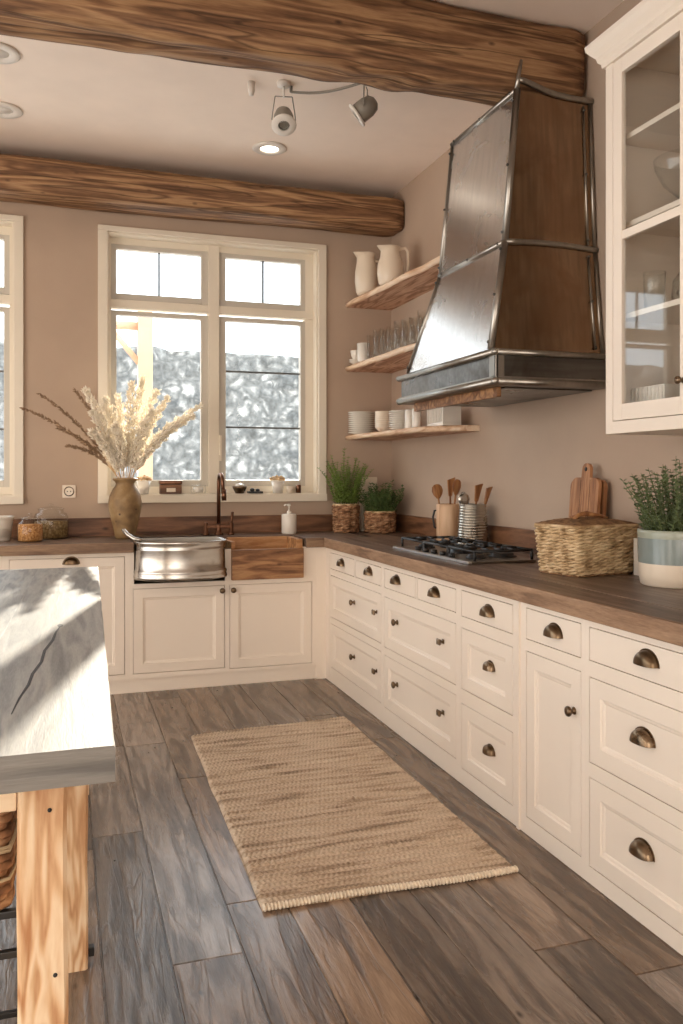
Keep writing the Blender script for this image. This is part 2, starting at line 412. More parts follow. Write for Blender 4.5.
# ---------------------------------------------------------------- mesh helpers
class MB:
    """collects shapes and links them as ONE mesh object"""
    def __init__(s):
        s.v = []; s.f = []; s.mi = []; s.sm = []
    def add(s, vs, fs, mi=0, smooth=False, mat=None):
        o = len(s.v)
        s.v += [tuple(mat @ Vector(p)) if mat else tuple(p) for p in vs]
        for f in fs:
            s.f.append([o + i for i in f]); s.mi.append(mi); s.sm.append(smooth)
        return s
    def box(s, x0, x1, y0, y1, z0, z1, mi=0, bev=0.0, mat=None):
        if x0 > x1: x0, x1 = x1, x0
        if y0 > y1: y0, y1 = y1, y0
        if z0 > z1: z0, z1 = z1, z0
        b = min(bev, (x1 - x0) * .45, (y1 - y0) * .45, (z1 - z0) * .45)
        if b <= 0:
            vs = [(x, y, z) for z in (z0, z1) for y in (y0, y1) for x in (x0, x1)]
            fs = [(0, 2, 3, 1), (4, 5, 7, 6), (0, 1, 5, 4), (2, 6, 7, 3), (0, 4, 6, 2), (1, 3, 7, 5)]
            return s.add(vs, fs, mi, False, mat)
        bm = bmesh.new()
        bmesh.ops.create_cube(bm, size=1)
        for v in bm.verts:
            v.co = Vector(((x0 + x1) / 2 + v.co.x * (x1 - x0), (y0 + y1) / 2 + v.co.y * (y1 - y0), (z0 + z1) / 2 + v.co.z * (z1 - z0)))
        bmesh.ops.bevel(bm, geom=bm.edges[:], offset=b, segments=2, profile=0.7, affect='EDGES')
        bm.verts.index_update()
        s.add([v.co[:] for v in bm.verts], [[v.index for v in f.verts] for f in bm.faces], mi, False, mat)
        bm.free()
        return s
    def lathe(s, prof, n=32, mi=0, mat=None, a0=0, a1=2 * PI, smooth=True, sx=1, sy=1):
        full = abs(a1 - a0 - 2 * PI) < 1e-6
        cnt = n if full else n + 1
        vs = []
        for r, z in prof:
            for i in range(cnt):
                a = a0 + (a1 - a0) * i / n
                vs.append((r * math.cos(a) * sx, r * math.sin(a) * sy, z))
        fs = []
        for j in range(len(prof) - 1):
            for i in range(n):
                i2 = (i + 1) % cnt
                fs.append((j * cnt + i, j * cnt + i2, (j + 1) * cnt + i2, (j + 1) * cnt + i))
        return s.add(vs, fs, mi, smooth, mat)
    def tube(s, pts, r, n=8, mi=0, cap=True, mat=None, closed=False):
        pts = [Vector(p) for p in pts]
        m = len(pts)
        rs = r if isinstance(r, (list, tuple)) else [r] * m
        vs = []; up = None
        for i, p in enumerate(pts):
            if closed:
                t = pts[(i + 1) % m] - pts[i - 1]
            else:
                t = pts[min(i + 1, m - 1)] - pts[max(i - 1, 0)]
            t.normalize()
            if up is None:
                up = t.orthogonal().normalized()
            up = (up - t * up.dot(t)).normalized()
            sd = t.cross(up)
            for k in range(n):
                a = 2 * PI * k / n
                vs.append(p + (up * math.cos(a) + sd * math.sin(a)) * rs[i])
        fs = []
        for i in range(m if closed else m - 1):
            j = (i + 1) % m
            for k in range(n):
                k2 = (k + 1) % n
                fs.append((i * n + k, i * n + k2, j * n + k2, j * n + k))
        if cap and not closed:
            fs.append(tuple(range(n))[::-1]); fs.append(tuple((m - 1) * n + k for k in range(n)))
        return s.add(vs, fs, mi, True, mat)
    def prism(s, poly, z0, z1, mi=0, mi_side=None, mat=None):
        n = len(poly)
        vs = [(x, y, z0) for x, y in poly] + [(x, y, z1) for x, y in poly]
        s.add(vs, [tuple(range(n))[::-1], tuple(range(n, 2 * n))], mi, False, mat)
        s.add(vs, [(i, (i + 1) % n, n + (i + 1) % n, n + i) for i in range(n)], mi if mi_side is None else mi_side, False, mat)
        return s
    def ball(s, c, rx, ry=None, rz=None, n=10, mi=0, mat=None):
        ry = ry or rx; rz = rz or rx
        prof = [(math.sin(PI * i / n), -math.cos(PI * i / n)) for i in range(n + 1)]
        T = Matrix.Translation(c) @ Matrix.Diagonal((rx, ry, rz, 1))
        return s.lathe(prof, n + 4, mi, (mat @ T) if mat else T)
    def build(s, name, mats, parent=None, loc=(0, 0, 0), rot=(0, 0, 0), merge=1e-5):
        me = bpy.data.meshes.new(name)
        me.from_pydata(s.v, [], s.f)
        if not isinstance(mats, (list, tuple)): mats = [mats]
        for m in mats: me.materials.append(M[m] if isinstance(m, str) else m)
        me.polygons.foreach_set('material_index', s.mi)
        me.polygons.foreach_set('use_smooth', s.sm)
        bm = bmesh.new(); bm.from_mesh(me)
        if merge: bmesh.ops.remove_doubles(bm, verts=bm.verts, dist=merge)
        bmesh.ops.recalc_face_normals(bm, faces=bm.faces)
        bm.to_mesh(me); bm.free()
        me.update()
        o = bpy.data.objects.new(name, me)
        C.objects.link(o)
        o.location = loc; o.rotation_euler = rot
        if parent: o.parent = parent
        return o

def tag(o, label, cat, group=None, kind=None):
    o['label'] = label; o['category'] = cat
    if group: o['group'] = group
    if kind: o['kind'] = kind
    return o
def thing(name, label, cat, loc=(0, 0, 0), rz=0, group=None):
    o = bpy.data.objects.new(name, None)
    o.empty_display_size = 0.05
    C.objects.link(o); o.location = loc; o.rotation_euler = (0, 0, rz)
    return tag(o, label, cat, group)
def struct(o):
    o['kind'] = 'structure'
    return o
def dup(root, loc, rz=0, label=None):
    r = root.copy(); C.objects.link(r); r.location = loc; r.rotation_euler = (0, 0, rz)
    if label: r['label'] = label
    for ch in list(root.children):
        c = ch.copy(); C.objects.link(c); c.parent = r
        for g in ch.children:
            d = g.copy(); C.objects.link(d); d.parent = c
    return r
def solidify(o, t, off=0):
    m = o.modifiers.new('thickness', 'SOLIDIFY'); m.thickness = t; m.offset = off
    return o

# ---------------------------------------------------------------- room
XW, YW, ZC = 2.31, 5.80, 3.385          # right wall, back wall, ceiling
XL, YF = -3.0, -2.6                      # left wall, wall behind the camera

# floor of separate boards in one mesh, per-board colour
def build_floor():
    me = bpy.data.meshes.new('floor')
    vs, fs, cols = [], [], []
    rnd = random.Random(3)
    pw = 0.178; g = 0.0018; x = XL - 0.1
    k = 0
    while x < XW + 0.1:
        wdt = pw * rnd.choice((0.85, 1.0, 1.0, 1.1))
        y = YF - rnd.uniform(0, 1.5)
        while y < YW:
            ln = rnd.uniform(0.9, 2.1)
            c = (rnd.random(), rnd.random(), rnd.random(), 1)
            x0, x1, y0, y1 = x + g, x + wdt - g, y + g, y + ln - g
            b = 0.002
            o = len(vs)
            vs += [(x0, y0, -0.004), (x1, y0, -0.004), (x1, y1, -0.004), (x0, y1, -0.004),
                   (x0 + b, y0 + b, 0), (x1 - b, y0 + b, 0), (x1 - b, y1 - b, 0), (x0 + b, y1 - b, 0)]
            for f in ((4, 5, 6, 7), (0, 1, 5, 4), (1, 2, 6, 5), (2, 3, 7, 6), (3, 0, 4, 7)):
                fs.append([o + i for i in f]); cols += [c] * 4
            y += ln; k += 1
        x += wdt
    o = len(vs)
    vs += [(XL - .2, YF - 1.6, -.0035), (XW + .2, YF - 1.6, -.0035), (XW + .2, YW + .2, -.0035), (XL - .2, YW + .2, -.0035)]
    vs += [(a, b, -.15) for a, b, _ in vs[-4:]]
    for f in ((0, 1, 2, 3), (4, 7, 6, 5), (0, 4, 5, 1), (1, 5, 6, 2), (2, 6, 7, 3), (3, 7, 4, 0)):
        fs.append([o + i for i in f]); cols += [(0.0, 0.3, 0.3, 1)] * 4
    me.from_pydata(vs, [], fs)
    ca = me.color_attributes.new('plank', 'FLOAT_COLOR', 'CORNER')
    ca.data.foreach_set('color', [q for c in cols for q in c])
    me.materials.append(M['floor'])
    ob = bpy.data.objects.new('floor', me); C.objects.link(ob)
    struct(ob)
build_floor()

struct(MB().box(XL - .2, XW + .2, YF - .2, YW + .25, ZC, ZC + .15).build('ceiling', 'ceil'))
# back wall with two window openings
W1 = (0.27, 1.74, 1.185, 2.95)
W2 = (-1.76, -0.313, 1.185, 2.96)
b = MB()
y0, y1 = YW, YW + .22
b.box(XL - .2, W2[0], y0, y1, 0, ZC)
b.box(W2[1], W1[0], y0, y1, 0, ZC)
b.box(W1[1], XW + .2, y0, y1, 0, ZC)
for W in (W1, W2):
    b.box(W[0], W[1], y0, y1, 0, W[2]); b.box(W[0], W[1], y0, y1, W[3], ZC)
struct(b.build('wall_back', 'wall'))
struct(MB().box(XW, XW + .2, YF - .2, YW, 0, ZC).build('wall_right', 'wall'))
# unseen left wall and wall behind camera, openings added to let skylight in
b = MB()
b.box(XL - .2, XL, 4.6, YW, 0, ZC); b.box(XL - .2, XL, YF - .2, -1.6, 0, ZC); b.box(XL - .2, XL, -1.6, 4.6, 2.75, ZC)
struct(b.build('wall_left', 'wall'))
b = MB()
b.box(XL, -2.2, YF - .2, YF, 0, ZC); b.box(1.4, XW, YF - .2, YF, 0, ZC); b.box(-2.2, 1.4, YF - .2, YF, 2.6, ZC)
struct(b.build('wall_front', 'wall'))
b = MB()
for yy in (-1.6, 0.4, 2.5, 4.6): b.box(XL - .14, XL - .06, yy - .04, yy + .04, 0, 2.75)
b.box(XL - .14, XL - .06, -1.6, 4.6, 2.67, 2.75); b.box(XL - .14, XL - .06, -1.6, 4.6, 0, .08)
struct(b.build('light_opening_frame', 'winpaint'))  # frame of the left opening added for skylight, out of view

# ---------------------------------------------------------------- windows
def window(name, W, panes, yp=5.90, handle=False):
    root = MB()
    x0, x1, z0, z1 = W
    c = 0.062
    # casing on the wall, sill board
    yf = YW - .022
    root.box(x0 - c, x0, yf, YW, z0 - .052, z1, bev=.004)
    root.box(x1, x1 + c - .005, yf, YW, z0 - .052, z1, bev=.004)
    root.box(x0 - c, x1 + c - .005, yf - .001, YW, z1, z1 + .035, bev=.004)
    root.box(x0 - c - .001, x1 + c - .004, yf - .012, YW, z0 - .053, z0, bev=.004)
    # reveal lining
    root.box(x0 - .001, x0 + .014, YW, yp + .07, z0 + .006, z1 - .014); root.box(x1 - .014, x1 + .001, YW, yp + .07, z0 + .006, z1 - .014)
    root.box(x0, x1, YW, yp + .07, z1 - .014, z1 + .001); root.box(x0, x1, YW - .01, yp + .07, z0 - .001, z0 + .006)
    o = struct(root.build(name, 'winpaint'))
    # fixed frame: everything but the sashes
    fr = MB()
    xs = sorted({p[0] for p in panes}); 
    fy0, fy1 = yp - .02, yp + .06
    zs_low, zs_up = panes[0][2:4], panes[-1][2:4]
    zt = (zs_low[1] + zs_up[0]) / 2
    cols = sorted({(p[0], p[1]) for p in panes})
    fr.box(x0 + .0141, cols[0][0] - .035, fy0 + .003, fy1 - .003, z0 + .007, z1 - .0145)
    fr.box(cols[-1][1] + .035, x1 - .0141, fy0 + .003, fy1 - .003, z0 + .007, z1 - .0145)
    fr.box(x0 + .0142, x1 - .0142, fy0, fy1, zs_up[1] + .03, z1 - .0142); fr.box(x0 + .0142, x1 - .0142, fy0, fy1, z0 + .0065, zs_low[0] - .045)
    fr.box(x0 + .0143, x1 - .0143, fy0 - .012, fy1 - .006, zt - .028, zt + .028, bev=.004)
    if len(cols) > 1:
        fr.box(cols[0][1] + .05, cols[1][0] - .05, fy0 - .016, fy1 - .004, z0 + .007, z1 - .015, bev=.004)
    fr.build('window_frame', 'winpaint', o)
    for (a, bb, c0, c1, bars) in panes:
        s = MB()
        wl = .05; wz = .045
        sy0, sy1 = yp - .012, yp + .04
        s.box(a - wl, a, sy0, sy1, c0 - wz, c1 + wz * .7, bev=.003); s.box(bb, bb + wl, sy0, sy1, c0 - wz, c1 + wz * .7, bev=.003)
        s.box(a, bb, sy0, sy1, c0 - wz, c0, bev=.003); s.box(a, bb, sy0, sy1, c1, c1 + wz * .7, bev=.003)
        so = s.build('sash', 'winsash', o)
        MB().box(a, bb, yp + .012, yp + .018, c0, c1).build('pane', 'glass', so)
        if bars:
            g = MB()
            for bar in bars:
                if bar[0] == 'v': g.box(bar[1] - .006, bar[1] + .006, yp + .004, yp + .026, c0, c1)
                else: g.box(a, bb, yp + .004, yp + .026, bar[1] - .006, bar[1] + .006)
            g.build('glazing_bar', 'lead', so)
    if handle:
        for hx in (1.04, .965):
            h = MB(); h.box(hx - .012, hx + .012, yp - .03, yp - .012, 1.42, 1.52, bev=.004); h.box(hx - .009, hx + .009, yp - .05, yp - .03, 1.46, 1.60, bev=.004)
            if hx > 1: h.build('window_handle', 'winpaint', o)
    return o
window('window_1', W1, [
    (.333, .908, 1.285, 2.412, []), (1.083, 1.632, 1.285, 2.412, [('h', 2.058), ('h', 1.66)]),
    (.333, .908, 2.56, 2.862, [('v', .62)]), (1.083, 1.632, 2.56, 2.862, [('v', 1.357)])], handle=True)
window('window_2', W2, [
    (-1.66, -1.10, 1.285, 2.39, [('h', 2.0)]), (-.95, -.38, 1.285, 2.39, [('h', 2.0), ('h', 1.62)]),
    (-1.66, -1.10, 2.55, 2.862, [('v', -1.38)]), (-.95, -.38, 2.55, 2.862, [('v', -.66)])])

# ---------------------------------------------------------------- outdoors
def outdoors():
    g = MB().box(-40, 40, YW + .25, 60, -.9, -.6).build('ground_outside', 'snow'); struct(g)
    # rubble bank behind the house, displaced
    vs, fs = [], []
    nx, nz = 220, 70
    for j in range(nz + 1):
        for i in range(nx + 1):
            x = -22 + 44 * i / nx; t = j / nz
            top = 4.35 - .012 * (x - 2) + .10 * noise.noise(Vector((x * 1.3, 1, 0))) + .05 * noise.noise(Vector((x * 6, 3, 0)))
            z = -.7 + (top + .7) * t
            y = 19.2 + 1.2 * t + .28 * noise.noise(Vector((x * 2.2, z * 2.2, 0))) + .16 * noise.noise(Vector((x * 5, z * 5, 4)))
            vs.append((x, y, z))
    for j in range(nz):
        for i in range(nx):
            a = j * (nx + 1) + i
            fs.append((a, a + 1, a + nx + 2, a + nx + 1))
    # closed body: back skirt
    n0 = len(vs)
    for i in range(nx + 1):
        x, y, z = vs[nz * (nx + 1) + i]; vs.append((x, y + 1.2, z - .05))
    for i in range(nx + 1):
        x, y, z = vs[n0 + i]; vs.append((x, y, -.7))
    for i in range(nx):
        a = nz * (nx + 1) + i
        fs.append((a, a + 1, n0 + i + 1, n0 + i))
        fs.append((n0 + i, n0 + i + 1, n0 + nx + 2 + i, n0 + nx + 1 + i))
    o = MB().add(vs, fs, 0, True).build('rubble_bank', 'bank')
    tag(o, 'pale grey rubble stone bank dusted with snow outside the window', 'stone bank')
    t = thing('timber_post', 'pale pinkish timber post with brace outside the left window sash', 'post', (.665, 7.5, -.6))
    MB().box(-.062, .062, -.062, .062, 0, 3.38, bev=.008).build('post', 'post', t)
    MB().tube([(-.06, 0, 3.22), (-.5, 0, 3.22)], .045, 4).build('arm', 'post', t)
    q = MB().tube([(-.05, 0, 2.9), (-.3, 0, 3.2)], .035, 4).build('brace', 'post', t)
outdoors()

# ---------------------------------------------------------------- beams
def beam(name, x0, x1, yc, zc, hy, hz, seed, label, slope=0.0, mat='beam', swirl=None):
    nx, na = 160, 40
    vs, fs = [], []
    for i in range(nx + 1):
        t = i / nx; x = x0 + (x1 - x0) * t
        endk = 1 - .10 * max(0, (t - .985) / .015) ** 2
        for k in range(na):
            a = 2 * PI * k / na
            ca, sa = math.cos(a), math.sin(a)
            p = 7.0
            rr = (abs(ca) ** p + abs(sa) ** p) ** (-1 / p)
            yy, zz = rr * ca * hy * endk, rr * sa * hz * endk
            n1 = noise.noise(Vector((x * .9, ca * 1.2 + seed, sa * 1.2)))
            n2 = noise.noise(Vector((x * 2.2, ca * 7 + seed, sa * 7)))
            n3 = noise.noise(Vector((x * 1.2, ca * 16 + seed, sa * 16)))
            d = 1 + .10 * n1 + .05 * n2 + .025 * n3
            if swirl:
                for (sx, w_, amp) in swirl:
                    g = math.exp(-((x - sx) / w_) ** 2)
                    d += amp * g * (0.5 + math.sin(a * 3 + (x - sx) * 16)) * .5
            vs.append((x, yy * (1 + (d - 1) * .6), zz * d + slope * (t - .5)))
    for i in range(nx):
        for k in range(na):
            k2 = (k + 1) % na
            fs.append((i * na + k, i * na + k2, (i + 1) * na + k2, (i + 1) * na + k))
    m = MB().add(vs, fs, 0, True)
    m.add([vs[k] for k in range(na)], [tuple(range(na))[::-1]], 0, False)
    m.add([vs[nx * na + k] for k in range(na)], [tuple(range(na))], 0, False)
    o = m.build(name, mat, None, (0, yc, zc), merge=1e-4)
    tag(o, label, 'beam')
    return o
beam('ceiling_beam', XL, 2.30, 5.655, 3.185, .14, .115, 3.0, 'rough wooden beam running along the wall above the windows')
beam('ceiling_beam', XL, 2.285, 3.42, 3.198, .109, .165, 9.0, 'thick gnarled wooden beam crossing the ceiling to the extractor hood', slope=.05,
     swirl=[(1.15, .16, .10), (1.45, .12, .12), (.3, .15, .05)])
beam('ceiling_beam', XL, 2.30, 2.28, 3.16, .12, .17, 21.0, 'wooden ceiling beam nearest the viewer, barely visible above the wall cabinet')

# ---------------------------------------------------------------- upstands and worktop
ZT = 0.915
b = MB(); b.box(XL, XW - .022, YW - .022, YW, ZT, 1.035, bev=.003)
struct(b.build('trim_1', 'splash_x'))
b = MB(); b.box(XW - .022, XW, 1.4, YW - .022, ZT, 1.035, bev=.003)
struct(b.build('trim_2', 'splash_y'))

FX, FY = 1.61, 5.19        # cabinet front planes (right run, back run)
def worktop():
    t = thing('worktop', 'dark brown wooden worktop running round the corner under the window', 'worktop', (0, 0, 0))
    z0, z1 = .857, ZT
    ex, ey = FX - .022, FY - .035
    yb = YW - .022; xb = XW - .022
    def slab(m, x0, x1, y0, y1):
        m.box(x0, x1, y0, y1, z0, z1, bev=.004)
    m = MB()
    n = 4                                # boards along the back
    slab(m, XL + .6, .392, ey, yb)
    slab(m, .396, 1.462, 5.50, yb)
    slab(m, 1.466, ex + .3, ey, yb)
    for i in range(0):
        pass
    m.build('back_board', 'counter_x', t)
    m = MB()
    xs = [ex + .012, ex + .17, ex + .34, ex + .52, xb]
    for i in range(4):
        m.box(xs[i], xs[i + 1] - .0012, 1.45, 5.16 if i < 2 else yb, z0, z1 + (.0008 if i % 2 else 0), bev=.002)
    m.build('side_board', 'counter_y', t)
    m = MB()
    m.box(ex - .006, ex + .012, 1.45, ey + .01, z0 - .002, z1 + .001, bev=.005)
    m.build('side_edge', 'edge_y', t)
    m = MB()
    m.box(XL + .6, .392, ey - .012, ey, z0 - .002, z1 + .001, bev=.004)
    m.box(1.466, ex, ey - .012, ey, z0 - .002, z1 + .001, bev=.004)
    m.build('back_edge', 'edge_x', t)
worktop()

# ---------------------------------------------------------------- cabinets
# local frame of a cabinet run: u along the front, w outwards, z up
def panel_front(w_, h, fr=.055, dep=.009, th=.02):
    """shaker front, centred at u=0, bottom z=0, outer face at w=th"""
    m = MB()
    def ring(a, zb, zt, y): return [(-w_ / 2 + a, y, zb), (w_ / 2 - a, y, zb), (w_ / 2 - a, y, zt), (-w_ / 2 + a, y, zt)]
    loops = [ring(0, 0, h, 0), ring(0, 0, h, -th + .0015), ring(.0015, .0015, h - .0015, -th),
             ring(fr, fr, h - fr, -th), ring(fr + .004, fr + .004, h - fr - .004, -th + dep * .55),
             ring(fr + .012, fr + .012, h - fr - .012, -th + dep * .7), ring(fr + .016, fr + .016, h - fr - .016, -th + dep)]
    vs = [p for l in loops for p in l]; fs = [(0, 3, 2, 1)]
    for j in range(len(loops) - 1):
        for k in range(4):
            fs.append((j * 4 + k, j * 4 + (k + 1) % 4, (j + 1) * 4 + (k + 1) % 4, (j + 1) * 4 + k))
    fs.append(tuple(4 * (len(loops) - 1) + k for k in range(4)))
    return m.add(vs, fs)
def flat_front(w_, h, th=.02):
    return MB().box(-w_ / 2, w_ / 2, -th, 0, 0, h, bev=.002)
def cup_pull(w_=.092, h=.042, d=.030, boxy=False):
    m = MB()
    vs, fs = [], []
    na, nb = 14, 8
    for j in range(nb + 1):
        ph = (PI / 2) * j / nb
        for i in range(na + 1):
            th = PI * i / na
            ex = .7 if boxy else 1.0
            cx = math.copysign(abs(math.cos(th)) ** ex, math.cos(th)); sx = math.sin(th) ** ex
            vs.append((w_ / 2 * cx * math.cos(ph) ** .75, -d * math.sin(ph) ** .8 - .003, h * sx * math.cos(ph) ** .6))
    for j in range(nb):
        for i in range(na):
            a = j * (na + 1) + i
            fs.append((a, a + 1, a + na + 2, a + na + 1))
    m.add(vs, fs, 0, True)
    # flange round the dome
    pl = [(w_ / 2 * 1.1 * math.cos(PI * i / 16), h * 1.12 * math.sin(PI * i / 16)) for i in range(17)]
    T = Matrix(((1, 0, 0, 0), (0, 0, -1, 0), (0, 1, 0, 0), (0, 0, 0, 1)))
    m.prism(pl, 0, .003, mat=T)
    return m
def knob(r=.018, sq=False):
    m = MB()
    T = Matrix(((1, 0, 0, 0), (0, 0, -1, 0), (0, 1, 0, 0), (0, 0, 0, 1)))
    m.lathe([(.0, 0), (r * .75, 0), (r * .7, .003), (r * .4, .006), (r * .38, .014), (r * .85, .018), (r, .023), (r * .92, .028), (r * .5, .032), (0, .033)], 4 if sq else 18, mat=T @ Matrix.Rotation(PI / 4 if sq else 0, 4, 'Z'), smooth=not sq)
    return m
def cabinet(name, label, u0, u1, z0, z1, openings, place, depth=.55, plinth=None, mull=True):
    """openings: (kind, ua, ub, za, zb, hardware list) ; place(u) -> root location, rotation"""
    loc, rz = place((u0 + u1) / 2)
    t = thing(name, label, 'cabinet', loc, rz, None)
    c0 = (u0 + u1) / 2
    U = lambda u: u - c0
    body = MB()
    opens = [o for o in openings if o[0] == 'open']
    openings = [o for o in openings if o[0] != 'open']
    body.box(U(u0), U(u1), .022, depth, z0, min([o[3] - .01 for o in opens] + [z1]))
    body.build('carcass', 'carcass', t)
    # face frame cells: grid from the opening edges
    cuts = openings + opens
    us = sorted({u0, u1} | {o[1] for o in cuts} | {o[2] for o in cuts})
    zs = sorted({z0, z1} | {o[3] for o in cuts} | {o[4] for o in cuts})
    fr = MB()
    for i in range(len(us) - 1):
        run = None
        for j in range(len(zs) - 1):
            cu, cz = (us[i] + us[i + 1]) / 2, (zs[j] + zs[j + 1]) / 2
            inside = any(o[1] < cu < o[2] and o[3] < cz < o[4] for o in cuts)
            if not inside and run is None: run = zs[j]
            if inside and run is not None:
                fr.box(U(us[i]), U(us[i + 1]), 0, .022, run, zs[j]); run = None
        if run is not None: fr.box(U(us[i]), U(us[i + 1]), 0, .022, run, zs[-1])
    fr.build('face_frame', 'paint', t)
    g = .0028
    for o in openings:
        kind, ua, ub, za, zb, hw = o
        w_, h = ub - ua - 2 * g, zb - za - 2 * g
        nm = 'door' if kind == 'door' else 'drawer'
        m = flat_front(w_, h) if kind == 'flat' else panel_front(w_, h)
        d = m.build(nm, 'paint', t, (U((ua + ub) / 2), .0195, za + g))
        for (hk, du, dz) in hw:
            p = (du - (ua + ub) / 2, -.0195, dz - za - g)
            if kind != 'flat':
                inner = (ua + .07 < du < ub - .07) and (za + .07 < dz < zb - .07)
                if inner: p = (p[0], -.0115, p[2])
            if hk == 'cup': cup_pull().build('cup_pull', 'bronze', d, p)
            elif hk == 'boxcup': cup_pull(.07, .034, .026, True).build('cup_pull', 'bronze', d, p)
            elif hk == 'knob': knob().build('knob', 'bronze', d, p)
            elif hk == 'sq': knob(.02, True).build('knob', 'bronze', d, p)
    if plinth:
        MB().box(U(u0), U(u1), plinth, depth, 0, z0).build('plinth', 'paint', t)
    return t
# right run: outward is -X, u axis mapped so that local x = -Y direction
def place_r(u): return ((FX, -u, 0), -PI / 2)       # u = -Y
def place_b(u): return ((u, FY, 0), 0)
def rc(name, label, ya, yb, ops):
    ops2 = [(k, -b_, -a_, za, zb, [(hk, -hy, hz) for hk, hy, hz in hw]) for k, a_, b_, za, zb, hw in ops]
    return cabinet(name, label, -yb, -ya, 0.0, .856, ops2, place_r, depth=XW - FX - .03)
rc('base_cabinet', 'cream base cabinet in the corner with two small drawers over two deep drawers', 4.165, 5.11, [
    ('flat', 4.63, 5.085, .722, .826, [('cup', 4.855, .765)]), ('flat', 4.19, 4.61, .722, .826, [('cup', 4.37, .765)]),
    ('drawer', 4.19, 5.085, .415, .682, [('knob', 4.65, .570), ('sq', 4.27, .572)]),
    ('drawer', 4.19, 5.085, .095, .375, [('knob', 4.65, .25), ('sq', 4.27, .25)])])
rc('base_cabinet', 'cream base cabinet of drawers below the gas hob', 3.258, 4.165, [
    ('flat', 3.725, 4.14, .722, .826, [('cup', 3.965, .765)]), ('flat', 3.285, 3.705, .722, .826, [('cup', 3.497, .765)]),
    ('drawer', 3.285, 4.14, .407, .676, [('knob', 3.98, .565), ('sq', 3.432, .570)]),
    ('drawer', 3.285, 4.14, .088, .367, [('knob', 3.98, .245), ('sq', 3.432, .25)])])
rc('base_cabinet', 'narrow cream three-drawer base cabinet between the hob drawers and the pilaster', 2.765, 3.258, [
    ('flat', 2.80, 3.234, .716, .829, [('cup', 2.99, .757)]),
    ('drawer', 2.80, 3.234, .406, .669, [('boxcup', 2.99, .540)]),
    ('drawer', 2.80, 3.234, .066, .346, [('boxcup', 2.99, .205)])])
rc('base_cabinet', 'narrow cream base cabinet with one drawer over a tall door', 2.338, 2.745, [
    ('flat', 2.36, 2.706, .717, .833, [('cup', 2.515, .762)]),
    ('door', 2.36, 2.706, .064, .675, [('knob', 2.40, .535)])])
rc('base_cabinet', 'cream base cabinet of three wide drawers nearest the viewer', 1.70, 2.338, [
    ('flat', 1.73, 2.316, .720, .830, [('cup', 2.028, .768)]),
    ('drawer', 1.73, 2.316, .391, .669, [('cup', 2.055, .532)]),
    ('drawer', 1.73, 2.316, .055, .345, [('cup', 2.058, .202)])])
b = MB(); b.box(FX - .008, XW - .03, 2.7452, 2.7648, 0, .856, bev=.002)
tag(b.build('pilaster', 'paint'), 'slim cream upright strip dividing the drawers from the tall-door cabinet', 'pilaster')
b = MB(); b.box(FX - .001, FX + .02, 5.11, FY - .001, 0, .856); b.box(1.545, FX - .001, FY - .001, FY + .02, 0, .856)
tag(b.build('corner_post', 'paint'), 'cream corner filler strip where the two cabinet runs meet', 'filler strip')

cabinet('base_cabinet', 'cream base cabinet left of the metal sink with a framed door and cup pull', -.345, .372, .085, .856, [
    ('door', -.308, .342, .118, .83, [('cup', .035, .792)])], place_b, plinth=.018, depth=.57)
cabinet('base_cabinet', 'cream base cabinet at the far left, mostly hidden behind the island', -1.10, -.345, .085, .856, [
    ('door', -1.07, -.37, .118, .83, [('cup', -.72, .792)])], place_b, plinth=.018, depth=.57)
cabinet('base_cabinet', 'cream base cabinet below the two sinks with a pair of panelled doors', .372, 1.545, .085, .856, [
    ('door', .39, .948, .115, .632, [('knob', .93, .60)]), ('door', .978, 1.516, .105, .632, [('knob', 1.0, .60)]),
    ('open', .396, .95, .66, .856, []), ('open', .99, 1.45, .66, .856, [])], place_b, plinth=.018, depth=.57)

# ---------------------------------------------------------------- sinks and tap
def metal_sink():
    t = thing('metal_sink', 'bulging galvanised metal sink with rolled rim in front of the left sink door', 'sink', (.672, FY, 0))
    # plan outline: bowed front
    hw = .272
    def outline(k, zf=0):
        pts = []
        n = 22
        for i in range(n + 1):
            s_ = -1 + 2 * i / n
            x = s_ * hw * k
            y = -.055 - .125 * (1 - abs(s_) ** 2.6) * k
            pts.append((x, y))
        pts += [(hw * k, .28 + zf), (-hw * k, .28 + zf)]
        return pts
    prof = [(.985, .690), (1.02, .692), (1.032, .704), (1.025, .716), (1.01, .722), (1.028, .732), (1.02, .742), (.99, .750), (.985, .80), (.975, .862), (.99, .868), (.99, .874), (.975, .880), (.995, .900), (1.015, .908), (1.022, .916), (1.008, .922), (.98, .918)]
    inner = [(.955, .905), (.93, .86), (.90, .85)]
    m = MB()
    loops = [outline(k) for k, z in prof] + [outline(k, -.02) for k, z in inner]
    n = len(loops[0])
    vs = [(x, y, z) for l, (k, z) in zip(loops, prof + inner) for x, y in l]
    fs = []
    for j in range(len(loops) - 1):
        for k in range(n):
            fs.append((j * n + k, j * n + (k + 1) % n, (j + 1) * n + (k + 1) % n, (j + 1) * n + k))
    cutf = (len(prof) - 1) * n
    m.add(vs, fs[:cutf], 0, True); m.add(vs, fs[cutf:], 1, True)
    m.add(vs, [tuple(range(n))[::-1]]); m.add(vs, [tuple((len(loops) - 1) * n + k for k in range(n))], 1)
    m.build('basin', ['steel', 'basinin'], t)
    m = MB()
    m.tube([(-.24, -.10, .932), (-.28, -.075, .94), (-.315, -.04, .962), (-.335, -.02, .985), (-.34, -.01, .992)], [.012, .012, .012, .013, .011], 10)
    m.build('handle', 'steel', t)
metal_sink()
